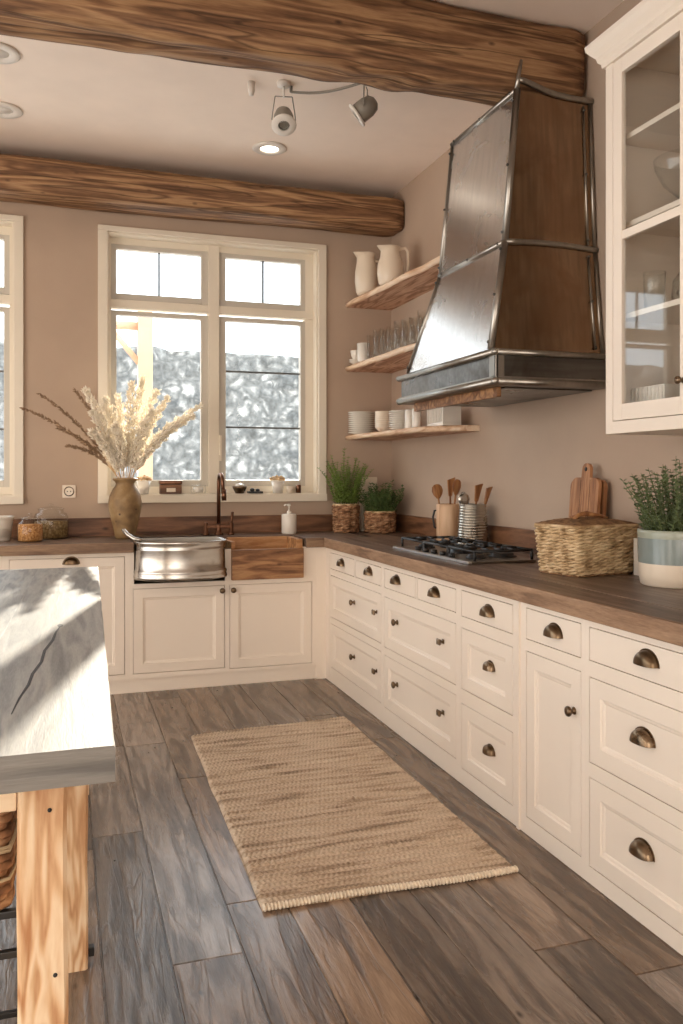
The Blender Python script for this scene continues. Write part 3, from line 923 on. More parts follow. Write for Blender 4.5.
def wood_sink():
    t = thing('wooden_sink', 'rustic brown wooden trough sink beside the metal sink', 'sink', (1.22, FY, 0))
    hw = .232
    m = MB(); m.box(-hw, hw, -.035, -.005, .662, .852, bev=.006)
    vsn = m
    m.build('front_board', 'sinkwood', t)
    m = MB()
    m.box(-hw, -hw + .025, -.004, .29, .662, .90, bev=.003)
    m.build('side_board', 'sinkin', t)
    m = MB(); m.box(hw - .035, hw, -.004, .29, .662, .908, bev=.003)
    m.build('side_board', 'sinkin', t)
    MB().box(-hw + .025, hw - .025, .265, .295, .662, .908, bev=.003).build('back_board', 'sinkin', t)
    MB().box(-hw + .025, hw - .025, -.004, .265, .662, .69).build('bottom_board', 'sinkin', t)
wood_sink()
def tap():
    t = thing('kitchen_tap', 'tall copper-brown kitchen tap behind the metal sink', 'tap', (.985, 5.62, ZT))
    m = MB()
    m.lathe([(0, 0), (.030, 0), (.030, .012), (.017, .022), (.015, .05), (.018, .06), (.013, .075), (0, .075)], 20)
    m.box(-.085, .085, -.013, .013, .045, .068, bev=.006)
    for x in (-.085, .085):
        m.lathe([(0, 0), (.022, 0), (.022, .01), (.015, .02), (.015, .078), (.010, .085), (0, .086)], 16, mat=Matrix.Translation((x, 0, 0)))
    m.build('base', 'copper', t)
    pts = [(0, 0, .07), (0, 0, .36)] + [(.004 * (1 - math.cos(a)), -.052 + .052 * math.cos(a), .36 + .05 * math.sin(a)) for a in [PI * i / 10 for i in range(1, 11)]] + [(.012, -.106, .28)]
    MB().tube(pts, [.0125] * (len(pts) - 1) + [.014], 12).build('spout', 'copper', t)
    MB().tube([(.016, -.106, .31), (.017, -.107, .235)], .0165, 12).build('spray_head', 'copper', t)
    m = MB(); m.tube([(.085, 0, .04), (.088, -.004, .10), (.092, -.012, .155)], [.008, .008, .010], 10)
    m.build('lever', 'copper', t)
tap()

# ---------------------------------------------------------------- extractor hood
def hood():
    xr = XW - .002
    t = thing('extractor_hood', 'large riveted steel extractor hood tapering up to the front beam', 'extractor hood', (xr, 3.72, 1.70))
    O = Vector((xr, 3.72, 1.70))
    def P(x, y, z): return Vector((x, y, z)) - O
    # corner lines: (z, Ynear at wall, Ynear at front, X front, Yfar)
    lv = [(1.862, 3.205, 1.735, 4.12), (2.345, 3.262, 1.835, 3.93), (3.04, 3.300, 1.917, 3.955)]
    # rim
    def trapz(x, ya, yb): return [(x - O.x, ya - O.y), (0, ya - O.y), (0, yb - O.y), (x - O.x, yb - O.y)]
    m = MB()
    m.prism(trapz(1.752, 3.192, 4.25), 1.745 - O.z, 1.835 - O.z)
    m.build('rim_band', 'zincdark', t)
    def edge_loop(x, ya, yb, z, r):
        q = MB()
        pts = [P(xr, ya, z), P(x, ya, z), P(x, yb, z), P(xr, yb, z)]
        for a, b_ in zip(pts[:-1], pts[1:]): q.tube([a, b_], r, 12)
        for c_ in pts[1:3]: q.ball(c_, r * 1.15)
        return q
    q = edge_loop(1.745, 3.185, 4.262, 1.722, .016); q.box(1.745 - O.x, 0, 3.185 - O.y, 4.262 - O.y, 1.71 - O.z, 1.745 - O.z); q.build('lower_moulding', 'zinc', t)
    q = edge_loop(1.742, 3.182, 4.262, 1.848, .014); q.box(1.742 - O.x, 0, 3.182 - O.y, 4.262 - O.y, 1.835 - O.z, 1.86 - O.z); q.build('upper_moulding', 'zinc', t)
    MB().box(1.80 - O.x, 1.822 - O.x, 3.27 - O.y, 4.19 - O.y, 1.664 - O.z, 1.709 - O.z, bev=.004).build('valance', 'sinkwood', t)
    MB().box(1.84 - O.x, -.02, 3.27 - O.y, 4.17 - O.y, 1.703 - O.z, 1.7095 - O.z).build('filter_plate', 'zincdark', t)
    # rivets / cap at the near front corner
    q = MB(); q.box(1.745 - O.x, 1.765 - O.x, 3.184 - O.y, 3.24 - O.y, 1.735 - O.z, 1.84 - O.z, bev=.006); q.box(1.745 - O.x, 1.79 - O.x, 3.184 - O.y, 3.20 - O.y, 1.735 - O.z, 1.84 - O.z, bev=.006)
    q.build('corner_plate', 'zinc', t)
    # tiers: panels and edge bars
    for j in range(2):
        (za, ya, xa, fa), (zb, yb, xb, fb) = lv[j], lv[j + 1]
        A = P(xa, ya, za); B = P(xb, yb, zb); A2 = P(xa, fa, za); B2 = P(xb, fb, zb)
        Aw = P(xr, ya, za); Bw = P(xr, yb, zb); A2w = P(xr, fa, za); B2w = P(xr, fb, zb)
        def panel(name, a, b_, c_, d, mat, inw):
            q = MB(); vs = [a, b_, c_, d] + [p + inw * .006 for p in (a, b_, c_, d)]
            q.add(vs, [(0, 1, 2, 3), (7, 6, 5, 4), (0, 4, 5, 1), (1, 5, 6, 2), (2, 6, 7, 3), (3, 7, 4, 0)])
            q.build(name, mat, t)
        panel('front_panel', A, A2, B2, B, 'panel_front', Vector((1, 0, 0)))
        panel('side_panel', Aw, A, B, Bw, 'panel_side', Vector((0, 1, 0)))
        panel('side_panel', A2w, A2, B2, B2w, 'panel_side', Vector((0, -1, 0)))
        fr = MB()
        for a, b_, wd in ((A, B, .022), (A2, B2, .014), (Aw + Vector((-.012, 0, 0)), Bw + Vector((-.012, 0, 0)), .013)):
            fr.tube([a, b_], wd * .75, 8)
        fr.tube([B + Vector((-.003, 0, 0)), B2 + Vector((-.003, 0, 0))], .012, 8)
        # bowed top edge of the side face
        if j == 0:
            fr.tube([B.lerp(Bw, s_) + Vector((0, -.004, .016 * math.sin(PI * s_) * .6)) for s_ in [i / 10 for i in range(11)]], .013, 8)
        else:
            fr.tube([B.lerp(Bw, s_) + Vector((0, -.004, .045 * math.exp(-((s_ - .0) / .35) ** 2))) for s_ in [i / 14 for i in range(15)]], .014, 8)
        fr.build('edge_frame', 'zinc', t)
        # inset flashing strips just inside the frame on the side face
        ins = MB()
        n_ = Vector((0, -.004, 0))
        ins.tube([Aw + Vector((-.05, 0, .02)) + n_, Bw + Vector((-.05, 0, -.03)) + n_], .006, 6)
        ins.build('side_strip', 'zinc', t)
        for s_ in (.06, .5, .93):
            for pt in (A.lerp(B, s_) + Vector((-.017, .0, 0)), A2.lerp(B2, s_) + Vector((-.011, 0, 0)), Aw.lerp(Bw, s_) + Vector((-.05, -.009, 0)), B.lerp(B2, s_) + Vector((-.014, 0, 0))):
                MB().ball((0, 0, 0), .007, n=6).build('rivet', 'zincdark', t, pt)
    # roof of the upper tier and the hooked strap at the near top corner
    (zb, yb, xb, fb) = lv[2]
    q = MB(); q.prism([(xb - O.x, yb - O.y), (0, yb - O.y), (0, fb - O.y), (xb - O.x, fb - O.y)], zb - O.z - .006, zb - O.z); q.build('top_plate', 'zincdark', t)
    MB().tube([P(xb, yb, zb), P(xb, yb - .01, zb + .05), P(xb + .015, yb - .012, zb + .13)], [.012, .01, .007], 8).build('hanging_strap', 'zinc', t)
hood()

# ---------------------------------------------------------------- glazed wall cabinet
def wall_cab():
    x0, x1 = 1.95, XW
    ya, yb, z0, z1 = 1.79, 2.70, 1.475, 2.90
    t = thing('wall_cabinet', 'cream glass-fronted wall cabinet with moulded cornice right of the hood', 'wall cabinet', (x1, (ya + yb) / 2, z0))
    O = Vector((x1, (ya + yb) / 2, z0))
    def bx(m, a, b_, c_, d, e, f, bev=0): m.box(a - O.x, b_ - O.x, c_ - O.y, d - O.y, e - O.z, f - O.z, bev=bev)
    m = MB()
    bx(m, x0 + .02, x1 - .001, yb - .018, yb, z0, z1); bx(m, x0 + .02, x1 - .001, ya, ya + .018, z0, z1)
    bx(m, x0 + .02, x1 - .001, ya + .018, yb - .018, z1 - .02, z1); bx(m, x0 + .02, x1 - .001, ya + .018, yb - .018, z0, z0 + .025)
    m.build('case', ['paint'], t)
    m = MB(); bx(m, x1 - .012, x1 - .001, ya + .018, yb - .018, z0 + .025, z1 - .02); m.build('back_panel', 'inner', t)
    m = MB()
    bx(m, x0, x0 + .02, yb - .042, yb, z0, z1, .002); bx(m, x0, x0 + .02, ya, ya + .042, z0, z1, .002)
    bx(m, x0, x0 + .02, ya + .042, yb - .042, z0, z0 + .045); bx(m, x0, x0 + .02, ya + .042, yb - .042, z1 - .035, z1)
    m.build('face_frame', 'paint', t)
    for zz in (1.915, 2.255, 2.585):
        m = MB(); bx(m, x0 + .045, x1 - .012, ya + .02, yb - .02, zz - .01, zz + .01, .002); m.build('shelf', 'paint', t)
    ym = (ya + yb) / 2
    for (a, b_, ky) in ((ym + .002, yb - .045, ym + .034), (ya + .045, ym - .002, ym - .034)):
        m = MB(); s = .050; zl, zh = z0 + .048, z1 - .038
        xa, xb = x0 - .0, x0 + .0195
        bx(m, xa, xb, a, a + s, zl, zh, .002); bx(m, xa, xb, b_ - s, b_, zl, zh, .002)
        bx(m, xa, xb, a + s, b_ - s, zl, zl + .06, .002); bx(m, xa, xb, a + s, b_ - s, zh - .055, zh, .002)
        bx(m, xa + .002, xb, a + s, b_ - s, 2.19, 2.222, .002)
        d = m.build('door', 'paint', t)
        m = MB(); bx(m, xa + .008, xa + .012, a + s - .005, b_ - s + .005, zl + .05, zh - .05); m.build('pane', 'clear', d)
        kn = knob(.014).build('knob', 'bronze', d, (xa - O.x, ky - O.y, 1.635 - O.z), (0, 0, -PI / 2))
    # cornice
    prof = [(0, 0), (.010, .0), (.012, .016), (.022, .026), (.026, .042), (.042, .060), (.054, .078), (.056, .095), (0, .095)]
    vs = []; fs = []
    stations = [((xx, yb + oo), oo) for xx, oo in ((x1 - .001, 0),)]
    n = len(prof)
    # loops at wall (+Y side), mitre corner, and near end
    for k, (dx, dy, px, py) in enumerate(((0, 1, x1 - .001, yb), (-1, 1, x0, yb), (-1, -1, x0, ya), (0, -1, x1 - .001, ya))):
        for (o_, h_) in prof:
            vs.append((px + dx * o_ - O.x, py + dy * o_ - O.y, 2.865 + h_ - O.z))
    for k in range(3):
        for i in range(n):
            i2 = (i + 1) % n
            fs.append((k * n + i, k * n + i2, (k + 1) * n + i2, (k + 1) * n + i))
    fs.append(tuple(range(n))); fs.append(tuple(3 * n + i for i in range(n))[::-1])
    MB().add(vs, fs).build('cornice', 'paint', t)
wall_cab()

# glassware in the cabinet
def lathe_obj(name, prof, mat, loc, label, cat, group=None, n=28, solid=None, tiltx=0):
    o = MB().lathe(prof, n).build(name, mat, None, loc, (tiltx, 0, 0))
    if solid: solidify(o, solid)
    tag(o, label, cat, group)
    return o
bowlp = [(0, 0), (.045, 0), (.045, .004), (.012, .012), (.010, .05), (.03, .065), (.075, .11), (.105, .17), (.108, .20)]
lathe_obj('glass_bowl', bowlp, 'clear', (2.13, 2.48, 2.265), 'footed clear glass bowl on the upper shelf of the wall cabinet', 'bowl', solid=.003)
lathe_obj('glass_goblet', [(0, 0), (.035, 0), (.006, .006), (.005, .07), (.03, .09), (.038, .13), (.034, .17)], 'clear', (2.10, 2.36, 2.265), 'clear stemmed goblet beside the footed bowl in the wall cabinet', 'glass', solid=.002)
lathe_obj('glass_carafe', [(0, 0), (.05, 0), (.065, .03), (.06, .09), (.025, .14), (.022, .19), (.03, .21)], 'clear', (2.12, 2.44, 1.925), 'round clear glass carafe on the middle shelf of the wall cabinet', 'carafe', solid=.003)
lathe_obj('glass_tumbler', [(0, 0), (.034, 0), (.038, .1), (.04, .14)], 'clear', (2.06, 2.56, 1.925), 'clear tumbler left of the carafe in the wall cabinet', 'glass', solid=.002)
lathe_obj('glass_plate', [(0, 0), (.05, 0), (.055, .01), (.115, .028), (.12, .03)], 'clear', (2.12, 2.33, 1.925), 'wide clear glass plate at the right on the middle cabinet shelf', 'plate', solid=.003)
lathe_obj('glass_jug', [(0, 0), (.04, 0), (.045, .05), (.04, .14), (.032, .18), (.038, .2)], 'clear', (2.10, 2.40, 1.50), 'tall clear glass vessel standing at the bottom of the wall cabinet', 'jug', solid=.003)
m = MB()
m.box(-.05, .05, -.09, .09, 0, .15, bev=.003)
for i in range(9): m.box(-.054, -.05, -.085 + i * .021, -.077 + i * .021, .005, .145)
tag(m.build('ribbed_box', 'white', None, (2.10, 2.585, 1.50)), 'small ribbed white box at the bottom left of the wall cabinet', 'box')

# ---------------------------------------------------------------- open shelves
def shelf(name, z, th, ya, xa, xb, seed, label, cut=0.0):
    """corner shelf on the right wall: front edge X goes from xa at the window wall to xb at its near end ya"""
    n = 30
    pf = []
    for i in range(n + 1):
        y = YW - .002 + (ya - YW) * i / n
        x = xa + (xb - xa) * i / n + cut * max(0, (i / n - .8) / .2) ** 1.5 + .012 * noise.noise(Vector((y * 4, seed, 0))) + .006 * noise.noise(Vector((y * 13, seed, 0)))
        pf.append((x, y))
    vs, fs = [], []
    for (x, y) in pf:
        w2 = .006 * noise.noise(Vector((y * 7, seed + 4, 0)))
        lp = [(XW - .002, z), (x + .022 + w2, z), (x + .006, z - th * .22), (x, z - th * .55), (x + .010, z - th * .9), (x + .02, z - th), (XW - .002, z - th)]
        vs += [(a, y, b_) for a, b_ in lp]
    k = 7
    m = MB()
    for i in range(n):
        for j in range(k):
            j2 = (j + 1) % k
            edge = j in (1, 2, 3, 4)
            m.add([vs[i * k + j], vs[i * k + j2], vs[(i + 1) * k + j2], vs[(i + 1) * k + j]], [(0, 1, 2, 3)], 1 if edge else 0, edge)
    m.add(vs[:k], [tuple(range(k))]); m.add(vs[-k:], [tuple(range(k))[::-1]], 1)
    o = m.build(name, ['shelf', 'shelf_edge'], None, merge=1e-4)
    tag(o, label, 'shelf')
shelf('corner_shelf', 2.588, .042, 4.25, 1.945, 2.05, 1, 'topmost of the three pale wooden live-edge shelves beside the hood')
shelf('corner_shelf', 2.118, .040, 4.30, 1.945, 1.99, 5, 'middle pale wooden live-edge shelf lined with glasses')
shelf('corner_shelf', 1.612, .036, 4.40, 1.945, 2.02, 11, 'lowest pale wooden shelf, stacked with plates and bowls', cut=.19)

def jug(name, prof, handle, loc, rz, label, sc=1.0):
    t = thing(name, label, 'jug', loc, rz)
    # lathe with a pulled pouring lip on -X side
    n = 36; vs = []; fs = []
    zmax = max(z for r, z in prof)
    for r, z in prof:
        for i in range(n):
            a = 2 * PI * i / n
            k = max(0, (z / zmax - .86) / .14)
            lip = 1 + .38 * k * max(0, math.cos(a - PI)) ** 6
            vs.append((r * math.cos(a) * lip, r * math.sin(a), z + .010 * k * max(0, math.cos(a - PI)) ** 4))
    for j in range(len(prof) - 1):
        for i in range(n):
            fs.append((j * n + i, j * n + (i + 1) % n, (j + 1) * n + (i + 1) % n, (j + 1) * n + i))
    MB().add(vs, fs, 0, True).build('body', 'cream', t)
    if handle:
        MB().tube(handle, .011, 10).build('handle', 'cream', t)
    return t
jp = [(0, 0), (.064, 0), (.072, .02), (.080, .09), (.078, .16), (.067, .225), (.061, .255), (.068, .285), (.062, .285), (.055, .25), (.06, .21), (.072, .12), (0, .03)]
jug('cream_jug', jp, [(.05, 0, .235), (.085, 0, .24), (.108, 0, .20), (.105, 0, .13), (.070, 0, .08)], (2.012, 5.53, 2.589), R(-8), 'tall cream jug nearest the window on the top shelf')
jp2 = [(0, 0), (.065, 0), (.078, .02), (.090, .08), (.086, .14), (.068, .20), (.060, .235), (.068, .262), (.061, .262), (.054, .23), (.062, .19), (.08, .12), (0, .03)]
jug('cream_jug', jp2, [(.060, 0, .25), (.10, 0, .258), (.118, 0, .235), (.120, 0, .16), (.115, 0, .10), (.08, 0, .06)], (2.078, 5.235, 2.589), R(-15), 'fat cream pitcher with a large handle, second on the top shelf')
t = thing('storage_canister', 'dark brown canister with a wooden lid at the hood end of the top shelf', 'canister', (2.165, 4.48, 2.589))
MB().lathe([(0, 0), (.045, 0), (.048, .004), (.048, .10), (0, .10)], 28).build('body', 'black', t)
MB().lathe([(0, .1), (.051, .1), (.052, .145), (.046, .155), (0, .156)], 28).build('lid', 'spoon', t)
MB().lathe([(.0485, .02), (.0490, .02), (.0490, .085), (.0485, .085)], 20, a0=R(150), a1=R(260)).build('paper_label', 'cream', t)

# middle shelf: cup on saucers, white mug, row of glasses
zs = 2.119
t = thing('teacup', 'small white teacup on saucers at the window end of the middle shelf', 'cup', (1.992, 5.69, zs + .031))
MB().lathe([(0, 0), (.022, 0), (.024, .006), (.036, .03), (.042, .065), (.039, .065), (.032, .03), (0, .012)], 26).build('bowl', 'white', t)
MB().tube([(.038, 0, .055), (.06, 0, .05), (.058, 0, .025), (.034, 0, .02)], .004, 8).build('handle', 'white', t)
for i in range(2):
    lathe_obj('saucer', [(0, 0), (.025, 0), (.03, .004), (.052, .014), (.053, .017), (.03, .008), (0, .006)], 'white', (1.992, 5.69, zs + .014 * i), ('lower' if i == 0 else 'upper') + ' of two white saucers under the teacup on the middle shelf', 'saucer', 'saucers on the middle shelf')
lathe_obj('white_mug', [(0, 0), (.042, 0), (.044, .01), (.046, .13), (.043, .13), (.041, .012), (0, .008)], 'white', (2.005, 5.565, zs), 'tall plain white beaker beside the teacup on the middle shelf', 'mug')
gl = MB(); gl.lathe([(0, 0), (.035, 0), (.037, .008), (.040, .185), (.0375, .185), (.034, .018), (0, .016)], 20)
rnd = random.Random(5)
first = None
ordn = ['first', 'second', 'third', 'fourth', 'fifth', 'sixth', 'seventh', 'eighth', 'ninth', 'tenth']
for row in range(2):
    for i in range(8):
        y = 5.43 - i * .118 + (0.03 if row else 0); x = 2.022 + row * .13 + i * .003
        lab = 'clear glass tumbler, %s from window end, %s row, middle shelf' % (ordn[i], 'front' if row == 0 else 'back')
        if first is None:
            first = gl.build('glass_tumbler', 'clear', None, (x, y, zs)); o = first
        else:
            o = first.copy(); C.objects.link(o); o.location = (x, y, zs)
        o.scale = (1, 1, (.9, 1.0, .95)[i % 3] if row == 0 else 1.15)
        tag(o, lab, 'glass', 'glass tumblers on the middle shelf')

# bottom shelf: stacks
zs = 1.613
def stack(name, prof, mat, n, pitch, x, y, lab, cat, group):
    f = None
    for i in range(n):
        where = 'lowest' if i == 0 else ('topmost' if i == n - 1 else '%s from the bottom' % ordn[i])
        if f is None:
            f = MB().lathe(prof, 30).build(name, mat, None, (x, y, zs)); o = f
        else:
            o = f.copy(); C.objects.link(o); o.location = (x, y, zs + i * pitch)
        tag(o, lab % where, cat, group)
plate = [(0, 0), (.055, 0), (.058, .003), (.092, .010), (.094, .0135), (.058, .0065), (0, .0045)]
stack('dinner_plate', [(r * 1.06, z) for r, z in plate], 'white', 11, .0145, 2.030, 5.672, 'white dinner plate, %s, in the stack at the window end', 'plate', 'white plates stacked at the window end')
bowl = [(0, 0), (.03, 0), (.032, .005), (.058, .03), (.064, .046), (.061, .046), (.05, .022), (0, .008)]
stack('cream_bowl', bowl, 'cream', 9, .0125, 2.095, 5.40, 'cream bowl, %s, in the stack between the plates', 'bowl', 'cream bowls on the low shelf')
stack('side_plate', [(r * .95, z) for r, z in plate], 'white', 9, .0145, 2.115, 5.12, 'white side plate, %s, in the stack beside the beakers', 'plate', 'white side plates on the low shelf')
cylp = [(0, 0), (.026, 0), (.028, .004), (.028, .118), (.025, .12), (.024, .01), (0, .006)]
for i, (x, y) in enumerate(((2.07, 4.89), (2.08, 4.80))):
    lathe_obj('white_beaker', cylp, 'white', (x, y, zs), 'slim white beaker, %s of the pair on the low shelf' % ('left' if i == 0 else 'right'), 'beaker', 'slim white beakers')
t = thing('dish_rack', 'ribbed white dish holder at the near end of the low shelf', 'rack', (2.172, 4.60, zs))
m = MB(); m.box(-.06, .06, -.115, .115, 0, .02, bev=.003); m.box(-.06, .06, -.115, -.107, .02, .12, bev=.003); m.box(-.06, .06, .107, .115, .02, .12, bev=.003); m.box(.05, .06, -.107, .107, .02, .12)
m.box(-.06, -.05, -.107, .107, .105, .12)
m.build('frame', 'white', t)
for i in range(9):
    MB().box(-.056, -.050, -.096 + i * .022, -.088 + i * .022, .02, .105, bev=.002).build('slat', 'white', t)

# ---------------------------------------------------------------- ceiling fittings
def downlight(x, y, lab, on):
    t = thing('downlight', lab, 'ceiling light', (x, y, ZC), 0, 'recessed ceiling lights')
    MB().lathe([(.105, 0), (.11, -.006), (.10, -.013), (.062, -.014), (.055, -.004), (.055, 0)], 36).build('trim_ring', 'lamp', t)
    MB().lathe([(0, -.006), (.056, -.006), (.056, -.002), (0, -.002)], 28).build('diffuser', 'glow' if on else 'lamp', t)
downlight(1.225, 5.15, 'round recessed ceiling light, lit, near the middle of the ceiling', True)
downlight(-.335, 5.08, 'unlit round ceiling light at the left edge, the one nearer the window wall', False)
downlight(-.315, 4.40, 'unlit round ceiling light at the left edge, the one nearer the front beam', False)
def spot(x, y, lab, rz, tilt, length=.27):
    t = thing('spotlight', lab, 'spotlight', (x, y, ZC), rz)
    m = MB(); m.lathe([(0, 0), (.035, 0), (.035, -.02), (0, -.022)], 20)
    m.tube([(0, 0, -.02), (.0, 0, -.08)], .006, 8)
    m.build('mount', 'lamp', t)
    m = MB()
    for s_ in (-1, 1):
        m.tube([(.045 * s_, 0, -.075), (.058 * s_, 0, -.16), (.062 * s_, .0, -.2)], .003, 6)
    m.tube([(-.045, 0, -.075), (.045, 0, -.075)], .003, 6)
    m.build('bracket', 'lampgrey', t)
    T = Matrix.Translation((0, 0, -.19)) @ Matrix.Rotation(tilt, 4, 'X')
    MB().lathe([(0, .065), (.02, .062), (.042, .045), (.052, .01), (.052, -.045), (.046, -.05), (.0, -.045)], 26, mat=T).build('head', 'lampgrey', t)
    MB().lathe([(.03, -.062), (.062, -.062), (.066, -.055), (.062, -.048), (.03, -.05)], 28, mat=T).build('front_ring', 'lamp', t)
    MB().lathe([(0, -.056), (.03, -.058), (.03, -.052), (0, -.05)], 20, mat=T).build('lens', 'clear', t)
spot(1.092, 4.27, 'grey adjustable ceiling spotlight hanging behind the front beam', R(-12), R(-32))
spot(1.46, 4.02, 'second spotlight mostly hidden behind the front beam, to the right of the grey one', R(60), R(55))
m = MB(); m.tube([(1.14 + .045 * i, 4.30 - .03 * i + .03 * math.sin(i * .5), ZC - .03 - .012 * math.sin(PI * i / 8)) for i in range(9)], .007, 8)
for i in (0, 8): m.tube([(1.14 + .045 * i, 4.30 - .03 * i + .03 * math.sin(i * .5), ZC - .032), (1.14 + .045 * i, 4.30 - .03 * i + .03 * math.sin(i * .5), ZC)], .008, 8)
tag(m.build('lighting_rail', 'lampgrey'), 'thin curved rail on the ceiling joining the two spotlights', 'rail')
m = MB(); m.lathe([(0, 0), (.02, 0), (.018, -.05), (.012, -.07), (0, -.072)], 16)
tag(m.build('ceiling_sensor', 'lamp', None, (.93, 4.32, ZC)), 'tiny white fitting on the ceiling just behind the front beam', 'sensor')

# ---------------------------------------------------------------- rug
def rug():
    t = thing('woven_rug', 'tan woven jute rug with braided rows lying on the floor boards', 'rug', (1.0, 3.36, 0))
    c = [(.598, 4.235), (1.446, 4.305), (1.43, 2.45), (.568, 2.475)]    # tl tr br bl
    nx, ny = 190, 560
    vs = []
    for j in range(ny + 1):
        v = j / ny
        for i in range(nx + 1):
            u = i / nx
            x = (c[3][0] * (1 - u) + c[2][0] * u) * (1 - v) + (c[0][0] * (1 - u) + c[1][0] * u) * v
            y = (c[3][1] * (1 - u) + c[2][1] * u) * (1 - v) + (c[0][1] * (1 - u) + c[1][1] * u) * v
            wob = .010 * noise.noise(Vector((y * 3, 3 if u > .5 else 8, 0))) * abs(u - .5) * 2
            x += wob; y += .006 * math.sin(x * 9) + .012 * (u - .5) ** 2
            rows = 60
            ph = v * rows
            row = int(ph); f = ph - row
            big = row % 15 == 9
            lean = (1 if row % 2 else -1)
            z = .009 + 0.0040 * math.sin(PI * f) ** .7 + .0030 * math.sin(2 * PI * (u * 48 + lean * f * .55)) * math.sin(PI * f)
            if big: z += .003 * math.sin(PI * f) * (1 + math.sin(2 * PI * (u * 30)))
            z += .0012 * noise.noise(Vector((x * 30, y * 60, 0)))
            e = min(u, 1 - u, v * 2.1, (1 - v) * 2.1)
            z *= min(1, .25 + e * 60)
            vs.append((x - 1.0, y - 3.36, z))
    fs = []
    for j in range(ny):
        for i in range(nx):
            a = j * (nx + 1) + i
            fs.append((a, a + 1, a + nx + 2, a + nx + 1))
    # underside
    o = len(vs)
    rim = [0, nx, (ny + 1) * (nx + 1) - 1, ny * (nx + 1)]
    vs += [(vs[r][0], vs[r][1], .0005) for r in rim]
    fs.append((o, o + 3, o + 2, o + 1))
    MB().add(vs, fs, 0, True).build('weave', 'rug', t, merge=0)
    fr = MB(); rr = random.Random(2)
    n = 74
    for i in range(n):
        u = (i + .5) / n
        x = c[3][0] * (1 - u) + c[2][0] * u; y = c[3][1] * (1 - u) + c[2][1] * u + .006 * math.sin(x * 9) + .012 * (u - .5) ** 2
        fr.ball((x - 1.0, y - 3.36 + .004, .010), .0062, .016 + rr.uniform(-.002, .002), .0098, n=5)
    fr.build('edge_binding', 'tuft', t)
rug()

